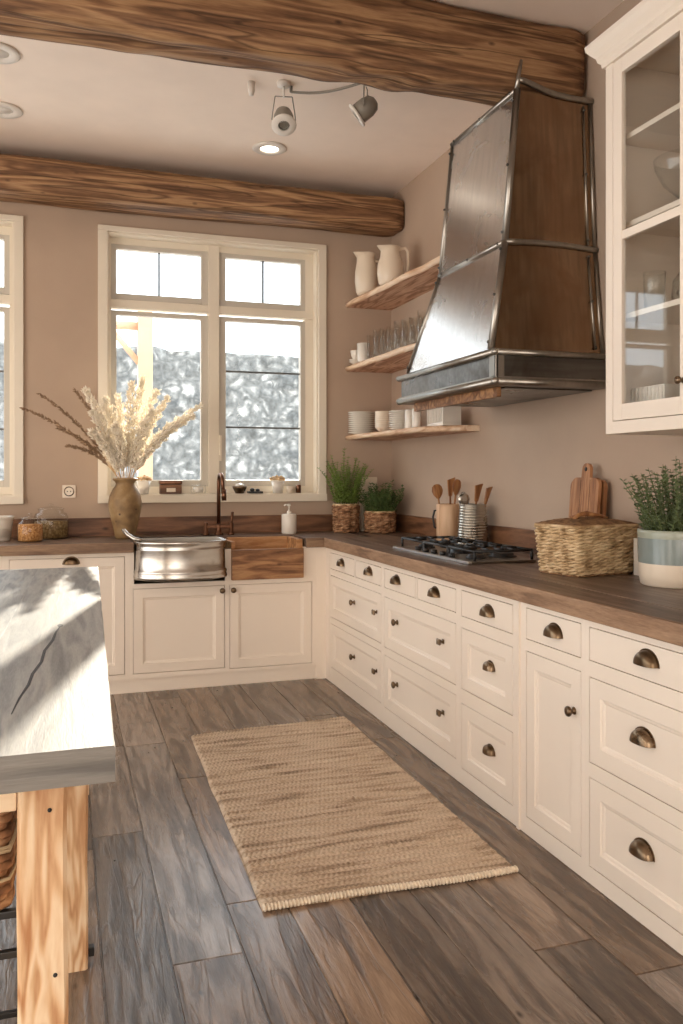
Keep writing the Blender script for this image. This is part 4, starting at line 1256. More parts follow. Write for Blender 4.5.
# ---------------------------------------------------------------- island
def island():
    t = thing('kitchen_island', 'rustic island with thick weathered grey top on fresh pine legs', 'kitchen island', (-.5, 2.5, 0))
    O = Vector((-.5, 2.5, 0))
    rr = random.Random(4)
    # top of four long boards, right edge slightly skewed like the real slab
    def xr(y): return .070 + (y - 1.28) * .0265
    ends = [0, .245, .50, .78, 1.14]
    for i in range(4):
        n = 40; vs = []; fs = []
        for j in range(n + 1):
            y = 1.28 + (3.80 - 1.28) * j / n
            w_ = .0018 * noise.noise(Vector((y * 9, i, 0)))
            a = xr(y) - ends[i + 1]; b_ = xr(y) - ends[i] - (.0 if i == 0 else .0002)
            if i == 0: b_ += w_
            bt = .003
            if i: bt = .0001
            for (x, z) in ((a, .866), (b_, .866), (b_, .92 - bt), (b_ - bt, .92), (a + .0001, .92), (a, .9199)):
                vs.append((x - O.x, y - O.y, z))
        for j in range(n):
            for k in range(6):
                fs.append((j * 6 + k, j * 6 + (k + 1) % 6, (j + 1) * 6 + (k + 1) % 6, (j + 1) * 6 + k))
        m = MB().add(vs, fs)
        m.add(vs, [tuple(range(6))[::-1]], 1); m.add(vs, [tuple(n * 6 + k for k in range(6))], 1)
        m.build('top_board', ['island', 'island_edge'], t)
    # drying crack in the first boards
    pts = [(-.085, 1.50), (-.078, 1.60), (-.066, 1.70), (-.062, 1.79), (-.048, 1.90), (-.044, 2.02), (-.028, 2.14), (-.022, 2.25), (-.012, 2.33)]
    m = MB(); L_, R_ = [], []
    for i, (x, y) in enumerate(pts):
        wd = .0030 * math.sin(PI * (i + .6) / (len(pts) + .2)) + rr.uniform(0, .0012)
        L_.append((x - wd - O.x, y - O.y)); R_.append((x + wd - O.x, y - O.y))
    m.prism(L_ + R_[::-1], .9192, .9208)
    k = [(-.012 - O.x + .007 * math.cos(a), 2.345 - O.y + .02 * math.sin(a)) for a in [i * PI / 5 for i in range(10)]]
    m.prism(k, .9192, .9208)
    c_ = m.build('drying_crack', 'black', t); c_['label'] = 'dark drying crack with a knot'
    def leg(x0, x1, y0, y1, z1=.866, seed=0, foot=True):
        n = 26; vs = []; fs = []
        for j in range(n + 1):
            z = z1 * j / n
            for (x, y) in ((x0, y0), (x1, y0), (x1, y1), (x0, y1)):
                d = .0022 * noise.noise(Vector((x * 20 + seed, y * 20, z * 6)))
                vs.append((x + d - O.x, y + d * .5 - O.y, z))
        bm = MB()
        # chamfered section
        bm = MB(); vs = []
        ch = .006
        for j in range(n + 1):
            z = z1 * j / n
            d = .003 * noise.noise(Vector((seed, 0, z * 5)))
            d2 = .004 * noise.noise(Vector((seed + 9, 0, z * 7)))
            for (x, y) in ((x0 + ch, y0), (x1 - ch + d2, y0), (x1 + d2, y0 + ch), (x1 + d2, y1 - ch), (x1 - ch + d2, y1), (x0 + ch, y1), (x0, y1 - ch), (x0, y0 + ch)):
                vs.append((x + d - O.x, y - O.y, z))
        fs = [(j * 8 + k, j * 8 + (k + 1) % 8, (j + 1) * 8 + (k + 1) % 8, (j + 1) * 8 + k) for j in range(n) for k in range(8)]
        bm.add(vs, fs); bm.add(vs, [tuple(range(8))[::-1]]); bm.add(vs, [tuple(n * 8 + k for k in range(8))])
        return bm.build('leg', 'pine', t)
    leg(-.068, .004, 1.335, 1.415, seed=1)
    leg(-.024, .058, 2.33, 2.40, seed=2)
    leg(.02, .095, 3.60, 3.68, seed=3)
    for y_, sx in ((1.335, -1.0), (2.33, -.97), (3.60, -.94)): leg(sx, sx + .075, y_, y_ + .08, seed=5 + y_)
    m = MB(); m.box(-.925 - O.x, -.069 - O.x, 1.345 - O.y, 1.385 - O.y, .815, .865, bev=.004); m.build('front_apron', 'pine_x', t)
    m = MB(); m.box(-.895 - O.x, -.025 - O.x, 2.34 - O.y, 2.38 - O.y, .80, .865, bev=.004); m.build('cross_rail', 'pine_x', t)
    m = MB(); m.box(-.865 - O.x, .019 - O.x, 3.62 - O.y, 3.66 - O.y, .80, .865, bev=.004); m.build('cross_rail', 'pine_x', t)
    for za, yy in ((.628, 1.43), (.628, 1.66), (.50, 1.55)):
        MB().box(-.99 - O.x, -.066 - O.x, yy - .006 - O.y, yy + .006 - O.y, za - .012, za, bev=.002).build('iron_rail', 'iron', t)
    MB().box(-.25 - O.x, -.066 - O.x, 1.95 - O.y, 1.962 - O.y, .14, .152, bev=.002).build('iron_rail', 'iron', t)
    m = MB(); w0, w1 = -.178 - O.x, -.137 - O.x
    cx = (w0 + w1) / 2; r_ = (w1 - w0) / 2
    poly = [(w0, .62), (w1, .62)] + [(cx + r_ * math.cos(a), .16 - r_ * .5 * math.sin(a)) for a in [i * PI / 8 for i in range(9)]]
    T = Matrix(((1, 0, 0, 0), (0, 0, 1, 0), (0, 1, 0, 0), (0, 0, 0, 1)))
    m.prism(poly, 1.90 - O.y, 1.925 - O.y, mat=T)
    m.build('hanging_slat', 'pine', t)
    # nail heads
    for (x, y, z) in ((-.022, 1.334, .815), (-.014, 1.334, .565)):
        mm = MB().lathe([(0, 0), (.0034, 0), (.003, .0015), (0, .002)], 10, mat=Matrix(((1, 0, 0, 0), (0, 0, -1, 0), (0, 1, 0, 0), (0, 0, 0, 1))))
        mm.build('nail', 'iron', t, (x - O.x, y - O.y, z))
    MB().box(.060 - O.x, .075 - O.x, 2.345 - O.y, 2.365 - O.y, .025, .05, bev=.003).build('peg', 'iron', t)
    MB().box(.055 - O.x, .062 - O.x, 2.35 - O.y, 2.36 - O.y, .03, .045).build('peg', 'iron', t)
island()

# ---------------------------------------------------------------- woven things
def weave_shell(outline, z0, z1, rows, stakes, amp, flare, rowamp=.8, bulge=0.0):
    """outline(s)->(x,y,nx,ny) for s in 0..1 ; woven strands over and under upright stakes"""
    sub = 4; ns = stakes * 4
    vs, fs = [], []
    nv = rows * sub
    for j in range(nv + 1):
        t = j / nv; z = z0 + (z1 - z0) * t
        row = min(rows - 1, j // sub); f = (j % sub) / sub
        for i in range(ns):
            s_ = i / ns
            x, y, nx, ny = outline(s_)
            k = 1 + (flare - 1) * t + bulge * math.sin(PI * t)
            over = math.cos(PI * (i / 4) + PI * row)
            prof = math.sin(PI * f) ** .6 if f > 0 else 0
            d = amp * (over * .8 + .25) * prof - amp * .35 * (1 - prof)
            vs.append((x * k + nx * d, y * k + ny * d, z))
    for j in range(nv):
        for i in range(ns):
            i2 = (i + 1) % ns
            fs.append((j * ns + i, j * ns + i2, (j + 1) * ns + i2, (j + 1) * ns + i))
    m = MB().add(vs, fs, 0, True)
    m.add(vs, [tuple(range(ns))[::-1]])
    return m, ns, nv
def strands(outline, z0, z1, rows, stakes, amp, flare, rad):
    """woven courses: each a strand passing over and under the stakes, twisted with its partner"""
    m = MB(); n = stakes * 4
    for r_ in range(rows):
        t = (r_ + .5) / rows; z = z0 + (z1 - z0) * t; k = 1 + (flare - 1) * t
        for tw in (0, 1):
            pts = []
            for i in range(n):
                x, y, nx, ny = outline(i / n)
                c_ = math.cos(PI * (i / 4 + (r_ % 2) * 1.0 + tw) ) * 1.0
                d = amp * c_
                pts.append((x * k + nx * d, y * k + ny * d, z + (tw - .5) * rad * .5 + rad * .55 * math.sin(PI * (i / 4 + (r_ % 2) + tw))))
            m.tube(pts, rad * .82, 6, closed=True)
    return m
def rect_outline(w_, d, r=.018):
    # rounded rectangle by arclength
    P = []
    hw, hd = w_ / 2, d / 2
    for (cx, cy, a0) in ((hw - r, hd - r, 0), (-hw + r, hd - r, PI / 2), (-hw + r, -hd + r, PI), (hw - r, -hd + r, 1.5 * PI)):
        for i in range(5):
            a = a0 + PI / 2 * i / 4
            P.append((cx + r * math.cos(a), cy + r * math.sin(a), math.cos(a), math.sin(a)))
    P.append(P[0])
    L_ = [0]
    for a, b_ in zip(P[:-1], P[1:]): L_.append(L_[-1] + math.hypot(a[0] - b_[0], a[1] - b_[1]))
    def f(s_):
        q = s_ * L_[-1]
        for i in range(len(L_) - 1):
            if q <= L_[i + 1] + 1e-9:
                k = (q - L_[i]) / max(1e-9, L_[i + 1] - L_[i])
                return tuple(P[i][j] * (1 - k) + P[i + 1][j] * k for j in range(4))
        return P[-1]
    return f
def circ_outline(r, sx=1.0):
    return lambda s_: (r * sx * math.cos(2 * PI * s_), r * math.sin(2 * PI * s_), math.cos(2 * PI * s_), math.sin(2 * PI * s_))

def wicker_basket():
    t = thing('wicker_basket', 'square lidded wicker basket on the worktop in front of the chopping boards', 'basket', (2.045, 2.965, ZT), R(10))
    strands(rect_outline(.31, .215), 0.006, .198, 12, 26, .005, 1.12, .0072).build('body', 'wicker', t)
    q = MB(); f = rect_outline(.30, .205)
    vs = [(f(i / 40)[0] * k, f(i / 40)[1] * k, z) for k, z in ((1, .003), (1.12, .198)) for i in range(40)]
    q.add(vs, [(i, (i + 1) % 40, 40 + (i + 1) % 40, 40 + i) for i in range(40)] + [tuple(range(40))[::-1]]); q.build('lining', 'wickerd', t)
    q = MB()
    f = rect_outline(.315, .22)
    q.tube([(f(i / 40)[0], f(i / 40)[1], .006) for i in range(40)], .006, 6, closed=True)
    q.build('base_ring', 'wickerd', t)
    f = rect_outline(.352, .246)
    q = MB(); q.tube([(f(i / 60)[0], f(i / 60)[1], .199) for i in range(60)], .007, 6, closed=True); q.build('rim', 'wicker', t)
    # domed lid, radial plait
    vs, fs = [], []
    n, k = 96, 16
    for j in range(k + 1):
        rr_ = 1 - j / k
        for i in range(n):
            x, y, nx, ny = f(i / n)
            z = .205 + .024 * (1 - rr_ ** 2.2) + .0016 * math.sin(PI * i / 2 + PI * j) + .001 * math.sin(j * PI)
            vs.append((x * (rr_ * 1.005 + .001), y * (rr_ * 1.005 + .001), z))
    for j in range(k):
        for i in range(n):
            fs.append((j * n + i, j * n + (i + 1) % n, (j + 1) * n + (i + 1) % n, (j + 1) * n + i))
    q = MB().add(vs, fs, 0, True); q.add(vs, [tuple(range(n))[::-1]])
    q.build('lid', 'wickerd', t)
    q = MB(); q.tube([(-.075, -.01, .226), (-.05, -.008, .240), (0, 0, .247), (.05, .01, .240), (.075, .012, .226)], [.007, .010, .011, .010, .007], 8)
    q.tube([(-.06, .03, .228), (-.02, .01, .242), (.04, -.02, .240), (.09, -.03, .228)], [.006, .008, .008, .006], 8)
    q.build('lid_handle', 'spoon', t)
wicker_basket()

def island_basket():
    t = thing('storage_basket', 'woven wooden basket tucked under the front of the island', 'basket', (-.252, 1.572, .629))
    strands(rect_outline(.325, .29), 0.004, .172, 9, 15, .005, 1.0, .0092).build('body', 'basketb', t)
    MB().box(-.155, .155, -.138, .138, .002, .165).build('lining', 'wickerd', t)
    f = rect_outline(.345, .315)
    q = MB()
    for z in (.172, .10, .105, .05): q.tube([(f(i / 40)[0] * (1.0 + .01 * math.sin(i)), f(i / 40)[1] * (1 + .012 * math.sin(i * 2 + z * 30)), z + .004 * math.sin(i * 1.3 + z * 90)) for i in range(40)], .003, 5, closed=True)
    q.build('binding', 'wire', t)
island_basket()

# ---------------------------------------------------------------- plants
def leaf(m, p, d, up, ln, wd, fold=.25):
    d = d.normalized(); sd = d.cross(up)
    if sd.length < 1e-3: sd = d.cross(Vector((1, 0, 0)))
    sd.normalize(); nn = sd.cross(d)
    a = p; b_ = p + d * ln * .45 + sd * wd * .5 + nn * wd * fold; c_ = p + d * ln; e = p + d * ln * .45 - sd * wd * .5 + nn * wd * fold; md = p + d * ln * .5
    m.add([a, b_, c_, md, e], [(0, 1, 3), (1, 2, 3), (0, 3, 4), (3, 2, 4)], 0, False)
def herb(parent, base, n, h, spread, ll, lw, mat, seed, r0=.05, pairs=16, lean=0.0, xmax=None, ymax=None):
    rr = random.Random(seed)
    st, lf = MB(), MB()
    for i in range(n):
        a = rr.uniform(0, 2 * PI); q = math.sqrt(rr.random())
        b_ = Vector((r0 * q * math.cos(a), r0 * q * math.sin(a), base))
        hh = h * rr.uniform(.6, 1.0) * (1.08 - .35 * q)
        out = Vector((math.cos(a), math.sin(a), 0)) * spread * q * rr.uniform(.5, 1.2)
        pts = []
        for k in range(7):
            s_ = k / 6
            p = b_ + out * s_ ** 1.6 + Vector((.012 * math.sin(s_ * 5 + i), .012 * math.cos(s_ * 4 + i), hh * s_))
            if xmax is not None: p.x = min(p.x, xmax)
            if ymax is not None: p.y = min(p.y, ymax)
            pts.append(p)
        st.tube(pts, [.0022 - .0014 * k / 6 for k in range(7)], 5)
        for k in range(pairs):
            s_ = .12 + .88 * k / pairs
            f = s_ * 6; j = min(5, int(f)); p = pts[j].lerp(pts[j + 1], f - j)
            for z_ in (0, 1):
                aa = k * 2.4 + z_ * PI + rr.uniform(-.4, .4)
                d = Vector((math.cos(aa), math.sin(aa), rr.uniform(.1, .9)))
                if xmax is not None and p.x > xmax - ll and d.x > 0: d.x *= -.3
                if ymax is not None and p.y > ymax - ll and d.y > 0: d.y *= -.3
                leaf(lf, p, d, Vector((0, 0, 1)), ll * rr.uniform(.6, 1.15) * (1.1 - .45 * s_), lw * rr.uniform(.7, 1.1))
    st.build('stems', 'stem', parent)
    lf.build('foliage', mat, parent, merge=0)
t = thing('potted_herb', 'tall feathery green herb in a patterned woven pot in the corner', 'potted plant', (1.885, 5.60, ZT))
strands(circ_outline(.082), .004, .192, 9, 11, .005, 1.10, .0098).build('pot', 'basketb', t)
MB().lathe([(0, .002), (.076, .002), (.084, .19)], 28).build('lining', 'wickerd', t)
MB().lathe([(.085, .18), (.09, .19), (.094, .202), (.085, .204), (.082, .19)], 28).build('pot_rim', 'wicker', t)
MB().lathe([(0, .182), (.09, .182)], 24).build('soil', 'soil', t)
herb(t, .18, 50, .42, .13, .034, .018, 'leaf', 11, .065, 18, ymax=.155)
t = thing('potted_herb', 'low bushy dark herb in a wide woven pot right of the tall one', 'potted plant', (2.105, 5.50, ZT))
strands(circ_outline(.100), .004, .142, 7, 13, .005, 1.05, .0095).build('pot', 'basketb', t)
MB().lathe([(0, .002), (.094, .002), (.099, .14)], 28).build('lining', 'wickerd', t)
MB().lathe([(.099, .135), (.104, .14), (.108, .152), (.098, .154), (.095, .14)], 28).build('pot_rim', 'wicker', t)
MB().lathe([(0, .136), (.102, .136)], 24).build('soil', 'soil', t)
herb(t, .12, 60, .27, .16, .042, .020, 'leafd', 12, .085, 11, xmax=.17, ymax=.2)
t = thing('glazed_plant_pot', 'leafy herb in a round blue-grey and cream glazed pot at the right edge', 'potted plant', (2.138, 2.54, ZT))
MB().lathe([(0, 0), (.118, 0), (.124, .005), (.129, .04), (.131, .083)], 48).build('cream_base', 'cream', t)
MB().lathe([(.131, .083), (.133, .14), (.133, .175)], 48).build('glazed_band', 'cream', t)
BAND = C.objects[-1]
MB().lathe([(.133, .175), (.135, .195), (.133, .205), (.126, .205), (.124, .18), (.12, .03), (0, .02)], 48).build('rim', 'cream', t)
MB().lathe([(0, .185), (.124, .185)], 24).build('soil', 'soil', t)
herb(t, .18, 60, .30, .10, .030, .018, 'leafg', 15, .11, 14, xmax=.135)
k_ = plain('blue_grey_glaze', '7F8A87', 0.25, var=.12, nscale=8, coat=.3); BAND.data.materials[0] = k_
k_ = plain('sage_rim_glaze', '9A9F8F', 0.3, var=.08, coat=.3)
bpy.data.objects['rim.001' if 'rim.001' in bpy.data.objects else 'rim'].data.materials[0] = k_

# vase of pampas
def plume_mat():
    k = NM('pampas')
    k.t.nodes.remove(k.b)
    d = k.n('BsdfDiffuse'); d.inputs[0].default_value = lin('FFFAF2')
    tr = k.n('BsdfTranslucent'); tr.inputs[0].default_value = lin('FFF8E8')
    mx = k.n('MixShader'); mx.inputs[0].default_value = .5
    k.l(d.outputs[0], mx.inputs[1]); k.l(tr.outputs[0], mx.inputs[2])
    k.l(mx.outputs[0], k.t.nodes['Material Output'].inputs['Surface'])
    return k.m
M['plume'] = plume_mat()
def vase():
    t = thing('stoneware_vase', 'speckled brown stoneware vase standing on the worktop below the window', 'vase', (.365, 5.51, ZT))
    MB().lathe([(0, 0), (.058, 0), (.062, .006), (.070, .05), (.090, .13), (.103, .20), (.104, .235), (.096, .275), (.078, .315), (.062, .335), (.058, .35), (.062, .362), (.076, .372), (.079, .380), (.074, .386), (.062, .38), (.050, .35), (.06, .33), (.09, .24), (.06, .05), (0, .02)], 48).build('body', 'stoneware', t)
    rr = random.Random(9)
    def plume(tip, start, mat, label, rad=.028, nfl=260, dy=0.0, sag=.03, cover=.72, first=None):
        tipv = Vector(tip); base = Vector((rr.uniform(-.02, .02), rr.uniform(-.02, .02), .20))
        mouth = Vector((max(-.04, min(.04, tipv.x * .12)), max(-.03, min(.03, tipv.y * .1)), .385))
        pts = []
        N = 16
        for i in range(N + 1):
            s_ = i / N
            if s_ < .2: p = base.lerp(mouth, s_ / .2)
            else:
                q = (s_ - .2) / .8
                ctrl = mouth.lerp(tipv, .5) + Vector((-tipv.x * .10, 0, .06 + sag))
                p = mouth * (1 - q) ** 2 + ctrl * 2 * q * (1 - q) + tipv * q ** 2
            pts.append(p)
        st = MB().tube(pts, [.0028 - .0018 * i / N for i in range(N + 1)], 5)
        fl = MB()
        for k in range(nfl):
            s_ = 1 - cover * rr.random() ** .9
            f = s_ * N; j = min(N - 1, int(f)); p = pts[j].lerp(pts[j + 1], f - j); d = (pts[j + 1] - pts[j]).normalized()
            u_ = (1 - s_) / cover
            rd = rad * (math.sin(PI * min(1, .12 + u_ * .80)) ** .7) * (.75 + .25 * math.sin(s_ * 60))
            a = rr.uniform(0, 2 * PI); o1 = d.orthogonal().normalized(); o2 = d.cross(o1)
            off = (o1 * math.cos(a) + o2 * math.sin(a))
            q = p + off * rd * rr.uniform(.25, 1.0)
            dd = (d + off * .7 + Vector((rr.uniform(-.3, .3), rr.uniform(-.3, .3), rr.uniform(-.3, .3)))).normalized()
            ln = rr.uniform(.010, .020); wd = rr.uniform(.004, .008)
            s1 = dd.orthogonal().normalized() * wd; s2 = dd.cross(s1).normalized() * wd
            fl.add([q - dd * ln * .4, q + s1, q + s2, q - s1, q - s2, q + dd * ln], [(0, 1, 2), (0, 2, 3), (0, 3, 4), (0, 4, 1), (5, 2, 1), (5, 3, 2), (5, 4, 3), (5, 1, 4)], 0, False)
        v = thing('pampas_stem', label, 'dried grass', (.365, 5.51, ZT), 0, 'dried grasses in the vase')
        st.build('stalk', 'straw', v); fl.build('plume', mat, v, merge=0)
    def px(u, v, dy=0): return ((u - 124) * .00628, dy, .386 + (478 - v) * .0063)
    white = [(84, 388, .0, 'leftmost'), (90, 412, -.10, 'lower left'), (88, 432, -.14, 'drooping left'), (104, 396, .04, 'upright left'), (118, 392, .10, 'left of centre'),
             (131, 380, -.02, 'centre tall'), (143, 374, .05, 'tallest'), (158, 386, .08, 'right of centre'), (167, 395, -.05, 'right upper'), (202, 402, .0, 'far right, longest'),
             (192, 414, -.10, 'far right, lower'), (176, 420, -.14, 'drooping right'), (150, 410, -.15, 'short front'), (112, 425, -.16, 'short front left')]
    for (u, v, dy, w_) in white:
        plume(px(u, v, dy), 0, 'plume', 'cream fluffy pampas plume in the stoneware vase, %s one' % w_, rad=.042 if w_ not in ('far right, longest', 'far right, lower') else .032, nfl=620, dy=dy, sag=.02)
    for (u, v, dy, w_) in ((40, 393, .12, 'upper left'), (24, 409, .02, 'longest left'), (74, 387, .14, 'steepest'), (58, 428, .08, 'middle left'), (66, 446, -.04, 'lowest left')):
        plume(px(u, v, dy), 0, 'plumed', 'thin dry brown grass stem leaning out of the vase, %s one' % w_, rad=.012, nfl=190, sag=.03, cover=.6)
vase()

# ---------------------------------------------------------------- hob and utensils
def hob():
    t = thing('gas_hob', 'gas hob with black cast-iron pan supports set on the worktop', 'hob', (1.90, 3.84, ZT))
    O = Vector((1.90, 3.84, 0))
    m = MB(); m.box(-.155, .175, -.44, .46, .001, .012, bev=.003); m.build('plate', 'hob', t)
    m = MB(); m.box(-.178, -.156, -.445, .465, .001, .014, bev=.004); m.build('front_strip', 'hobbright', t)
    for (x, y, r) in ((-.05, -.28, .04), (.10, -.26, .055), (.02, .0, .065), (-.05, .30, .04), (.10, .30, .05)):
        bt = MB().lathe([(0, .012), (r * 1.25, .012), (r * 1.2, .018), (r, .020), (r, .028), (r * .8, .032), (0, .033)], 24)
        bt.build('burner', 'iron', t, (x, y, 0))
    for (ya, yb) in ((-.42, -.145), (-.135, .145), (.155, .44)):
        g = MB(); zt = .056
        xa, xb = -.13, .165
        def bar(p, q, r=.0065): g.tube([p, q], r, 6)
        for y in (ya, yb): bar((xa, y, zt), (xb, y, zt))
        for x in (xa, xb): bar((x, ya, zt), (x, yb, zt))
        ym = (ya + yb) / 2
        bar((xa, ym, zt), (xa + .08, ym, zt + .004)); bar((xb - .08, ym, zt + .004), (xb, ym, zt))
        for f in (.28, .5, .72):
            xx = xa + (xb - xa) * f
            bar((xx, ya, zt), (xx, ya + .085, zt + .004)); bar((xx, yb, zt), (xx, yb - .085, zt + .004))
        for x in (xa, xb):
            for y in (ya, yb): g.tube([(x, y, zt), (x, y, .012)], .007, 6)
        g.build('pan_support', 'iron', t)
    for i in range(5):
        MB().lathe([(0, .012), (.016, .012), (.015, .03), (0, .031)], 16).build('control_knob', 'iron', t, (-.140, -.2 + i * .1, 0))
hob()
def spoon(name, loc, lean, h, kind, label, mat='spoon', rz=0):
    m = MB()
    if kind == 'spoon':
        m.tube([(0, 0, 0), (0, 0, h * .5), (0, 0, h * .78)], [.006, .0055, .006], 8)
        vs = []
        m.lathe([(0, -1), (.35, -.85), (.75, -.45), (1, .1), (.85, .65), (.5, .92), (0, 1)], 16, mat=Matrix.Translation((0, 0, h * .87)) @ Matrix.Diagonal((.037, .009, h * .14, 1)))
    elif kind == 'spatula':
        m.tube([(0, 0, 0), (0, 0, h * .75)], .006, 8)
        m.add([(-.010, -.004, h * .7), (.010, -.004, h * .7), (.034, -.004, h), (-.018, -.004, h * .96), (-.010, .004, h * .7), (.010, .004, h * .7), (.034, .004, h), (-.018, .004, h * .96)],
              [(0, 1, 2, 3), (7, 6, 5, 4), (0, 4, 5, 1), (1, 5, 6, 2), (2, 6, 7, 3), (3, 7, 4, 0)])
    elif kind == 'whisk':
        m.tube([(0, 0, 0), (0, 0, h * .6)], .007, 8)
        for k in range(6):
            a = PI * k / 6
            pts = [(.028 * math.sin(q) * math.cos(a), .028 * math.sin(q) * math.sin(a), h * .6 + h * .2 * (1 - math.cos(q))) for q in [PI * i / 10 for i in range(11)]]
            m.tube(pts, .0014, 5)
        for k in range(6):
            a = PI + PI * k / 6
            pts = [(.028 * math.sin(q) * math.cos(a), .028 * math.sin(q) * math.sin(a), h * .6 + h * .2 * (1 - math.cos(q))) for q in [PI * i / 10 for i in range(11)]]
            m.tube(pts, .0014, 5)
    o = m.build(name, mat, None, loc, (lean[0], lean[1], rz))
    tag(o, label, 'utensil')
    return o
cx, cy = 2.185, 4.56
t = thing('utensil_crock', 'pale wooden utensil crock with a dark side handle by the right wall', 'crock', (cx, cy, ZT))
MB().lathe([(0, 0), (.070, 0), (.073, .006), (.073, .225), (.070, .232), (.064, .232), (.064, .02), (0, .015)], 40).build('body', 'crock', t)
MB().tube([(-.045, .058, .19), (-.060, .072, .19), (-.066, .080, .15), (-.060, .072, .09), (-.045, .058, .08)], .006, 8).build('handle', 'iron', t)
spoon('wooden_spoon', (cx - .015, cy + .03, ZT + .02), (R(-4), R(-7)), .33, 'spoon', 'dark wooden spoon leaning left out of the wooden crock')
spoon('wooden_spoon', (cx + .0, cy - .02, ZT + .02), (R(6), R(4)), .36, 'spoon', 'broad wooden spoon leaning right out of the wooden crock', rz=R(20))
spoon('wooden_spatula', (cx + .02, cy + .01, ZT + .02), (R(2), R(-2)), .37, 'spatula', 'slim wooden spatula upright between the two spoons')
cx, cy = 2.185, 4.245
t = thing('ribbed_canister', 'ribbed shiny steel canister holding utensils beside the hob', 'canister', (cx, cy, ZT))
pf = [(0, 0), (.086, 0), (.088, .004)]
for i in range(14):
    z = .012 + i * .0155; r = .087 - .014 * (z / .23)
    pf += [(r, z), (r + .0035, z + .005), (r + .0025, z + .011), (r - .001, z + .0145)]
pf += [(.073, .232), (.077, .236), (.075, .242), (.068, .24), (.068, .02), (0, .015)]
MB().lathe(pf, 40).build('body', 'steelrib', t)
spoon('wooden_spatula', (cx - .01, cy - .01, ZT + .02), (R(5), R(3)), .34, 'spatula', 'slanted wooden spatula in the ribbed steel canister, the left one', rz=R(10))
spoon('wooden_spatula', (cx + .01, cy - .025, ZT + .02), (R(11), R(5)), .33, 'spatula', 'wooden spatula leaning right out of the ribbed steel canister', rz=R(30))
spoon('wire_whisk', (cx - .015, cy + .025, ZT + .02), (R(-6), R(-4)), .29, 'whisk', 'steel wire whisk in the ribbed canister', 'steel')
spoon('steel_spoon', (cx - .03, cy + .0, ZT + .02), (R(-2), R(-5)), .28, 'spoon', 'small steel spoon in the ribbed canister', 'steel')

def board(name, yc, w_, h, th, xb, lean, label, handle, seed):
    # outline in (y, z)
    r = .035; pts = []
    def arc(cy_, cz_, a0, a1, rr_, n=6): return [(cy_ + rr_ * math.cos(a0 + (a1 - a0) * i / n), cz_ + rr_ * math.sin(a0 + (a1 - a0) * i / n)) for i in range(n + 1)]
    pts += arc(-w_ / 2 + .012, .012, PI, 1.5 * PI, .012) + arc(w_ / 2 - .012, .012, 1.5 * PI, 2 * PI, .012)
    pts += arc(w_ / 2 - r, h - r, 0, PI / 2, r)
    if handle:
        pts += [(.032, h)] + arc(0, h + .035, 0, PI, .030, 10) + [(-.032, h)]
    pts += arc(-w_ / 2 + r, h - r, PI / 2, PI, r)
    T = Matrix(((0, 0, 1, 0), (1, 0, 0, 0), (0, 1, 0, 0), (0, 0, 0, 1)))
    t = thing(name, label, 'chopping board', (xb, yc, ZT))
    t.rotation_euler = (0, lean, 0)
    m = MB(); m.prism(pts, 0, th, mat=T)
    m.build('board', 'board', t)
    if handle:
        MB().lathe([(0, -.0012), (.010, -.0012), (.010, .001), (0, .001)], 16, mat=Matrix(((0, 0, 1, 0), (1, 0, 0, 0), (0, 1, 0, h + .038), (0, 0, 0, 1)))).build('hanging_hole', 'iron', t)
        for i, yy in enumerate((-w_ * .18, w_ * .16)):
            MB().box(-.0008, .002, yy - .001, yy + .001, .02, h - .01).build('groove', 'soil', t)
board('chopping_board', 3.27, .26, .385, .018, 2.236, R(4), 'broad brown chopping board leaning on the right wall behind the wicker basket', False, 1)
board('chopping_board', 3.245, .205, .395, .016, 2.205, R(4.5), 'narrower chopping board with a round holed handle, in front of the broad one', True, 2)

# wire trivet / egg basket behind the pot
m = MB()
for i in range(7): m.tube([(0.0, .01 + .012 * i, .0), (0.0, .01 + .012 * i, .085 + .012 * math.sin(i / 6 * PI))], .0022, 5)
for z in (.02, .06): m.tube([(0, 0, z), (0, .095, z)], .0022, 5)
m.tube([(0, .0, 0), (0, 0, .06), (0, .015, .085), (0, .05, .10), (0, .085, .085), (0, .095, .06), (0, .095, 0)], .003, 6)
m.box(-.02, .02, 0, .095, -.004, .002)
o = m.build('wire_rack', 'wire', None, (2.235, 2.73, ZT + .155))
tag(o, 'small pale wire rack of cream wire on a white box behind the glazed pot', 'rack')
m = MB(); m.box(-.045, .05, -.01, .12, 0, .15, bev=.004)
tag(m.build('white_box', 'white', None, (2.232, 2.725, ZT)), 'plain white box on the worktop between wicker basket and glazed pot', 'box')

# ---------------------------------------------------------------- back worktop
t = thing('soap_dispenser', 'white pump soap dispenser on the worktop right of the tap', 'dispenser', (1.47, 5.60, ZT))
MB().lathe([(0, 0), (.050, 0), (.052, .004), (.052, .128), (.048, .136), (.018, .139), (0, .14)], 36).build('bottle', 'white', t)
m = MB(); m.lathe([(.016, .139), (.016, .155), (.006, .158), (.006, .19), (.012, .192), (.012, .205), (0, .207)], 20); m.tube([(0, 0, .198), (-.03, -.012, .200), (-.038, -.015, .192)], .005, 8)
m.build('pump', 'white', t)
def jar(x, y, r, h, lab, fill, fh, lid):
    t = thing('glass_jar', lab, 'jar', (x, y, ZT))
    MB().lathe([(0, 0), (r * .92, 0), (r, .012), (r, h * .72), (r * .9, h * .86), (r * .72, h * .9), (r * .72, h), (r * .70, h)], 36).build('jar_body', 'clear', t)
    MB().lathe([(0, .004), (r * .9, .005), (r * .965, .016), (r * .965, fh), (0, fh + .004)], 30).build('contents', fill, t)
    if lid: MB().lathe([(r * .75, h), (r * .78, h + .006), (r * .4, h + .016), (r * .12, h + .018), (r * .14, h + .034), (0, h + .04)], 30).build('lid', 'clear', t)
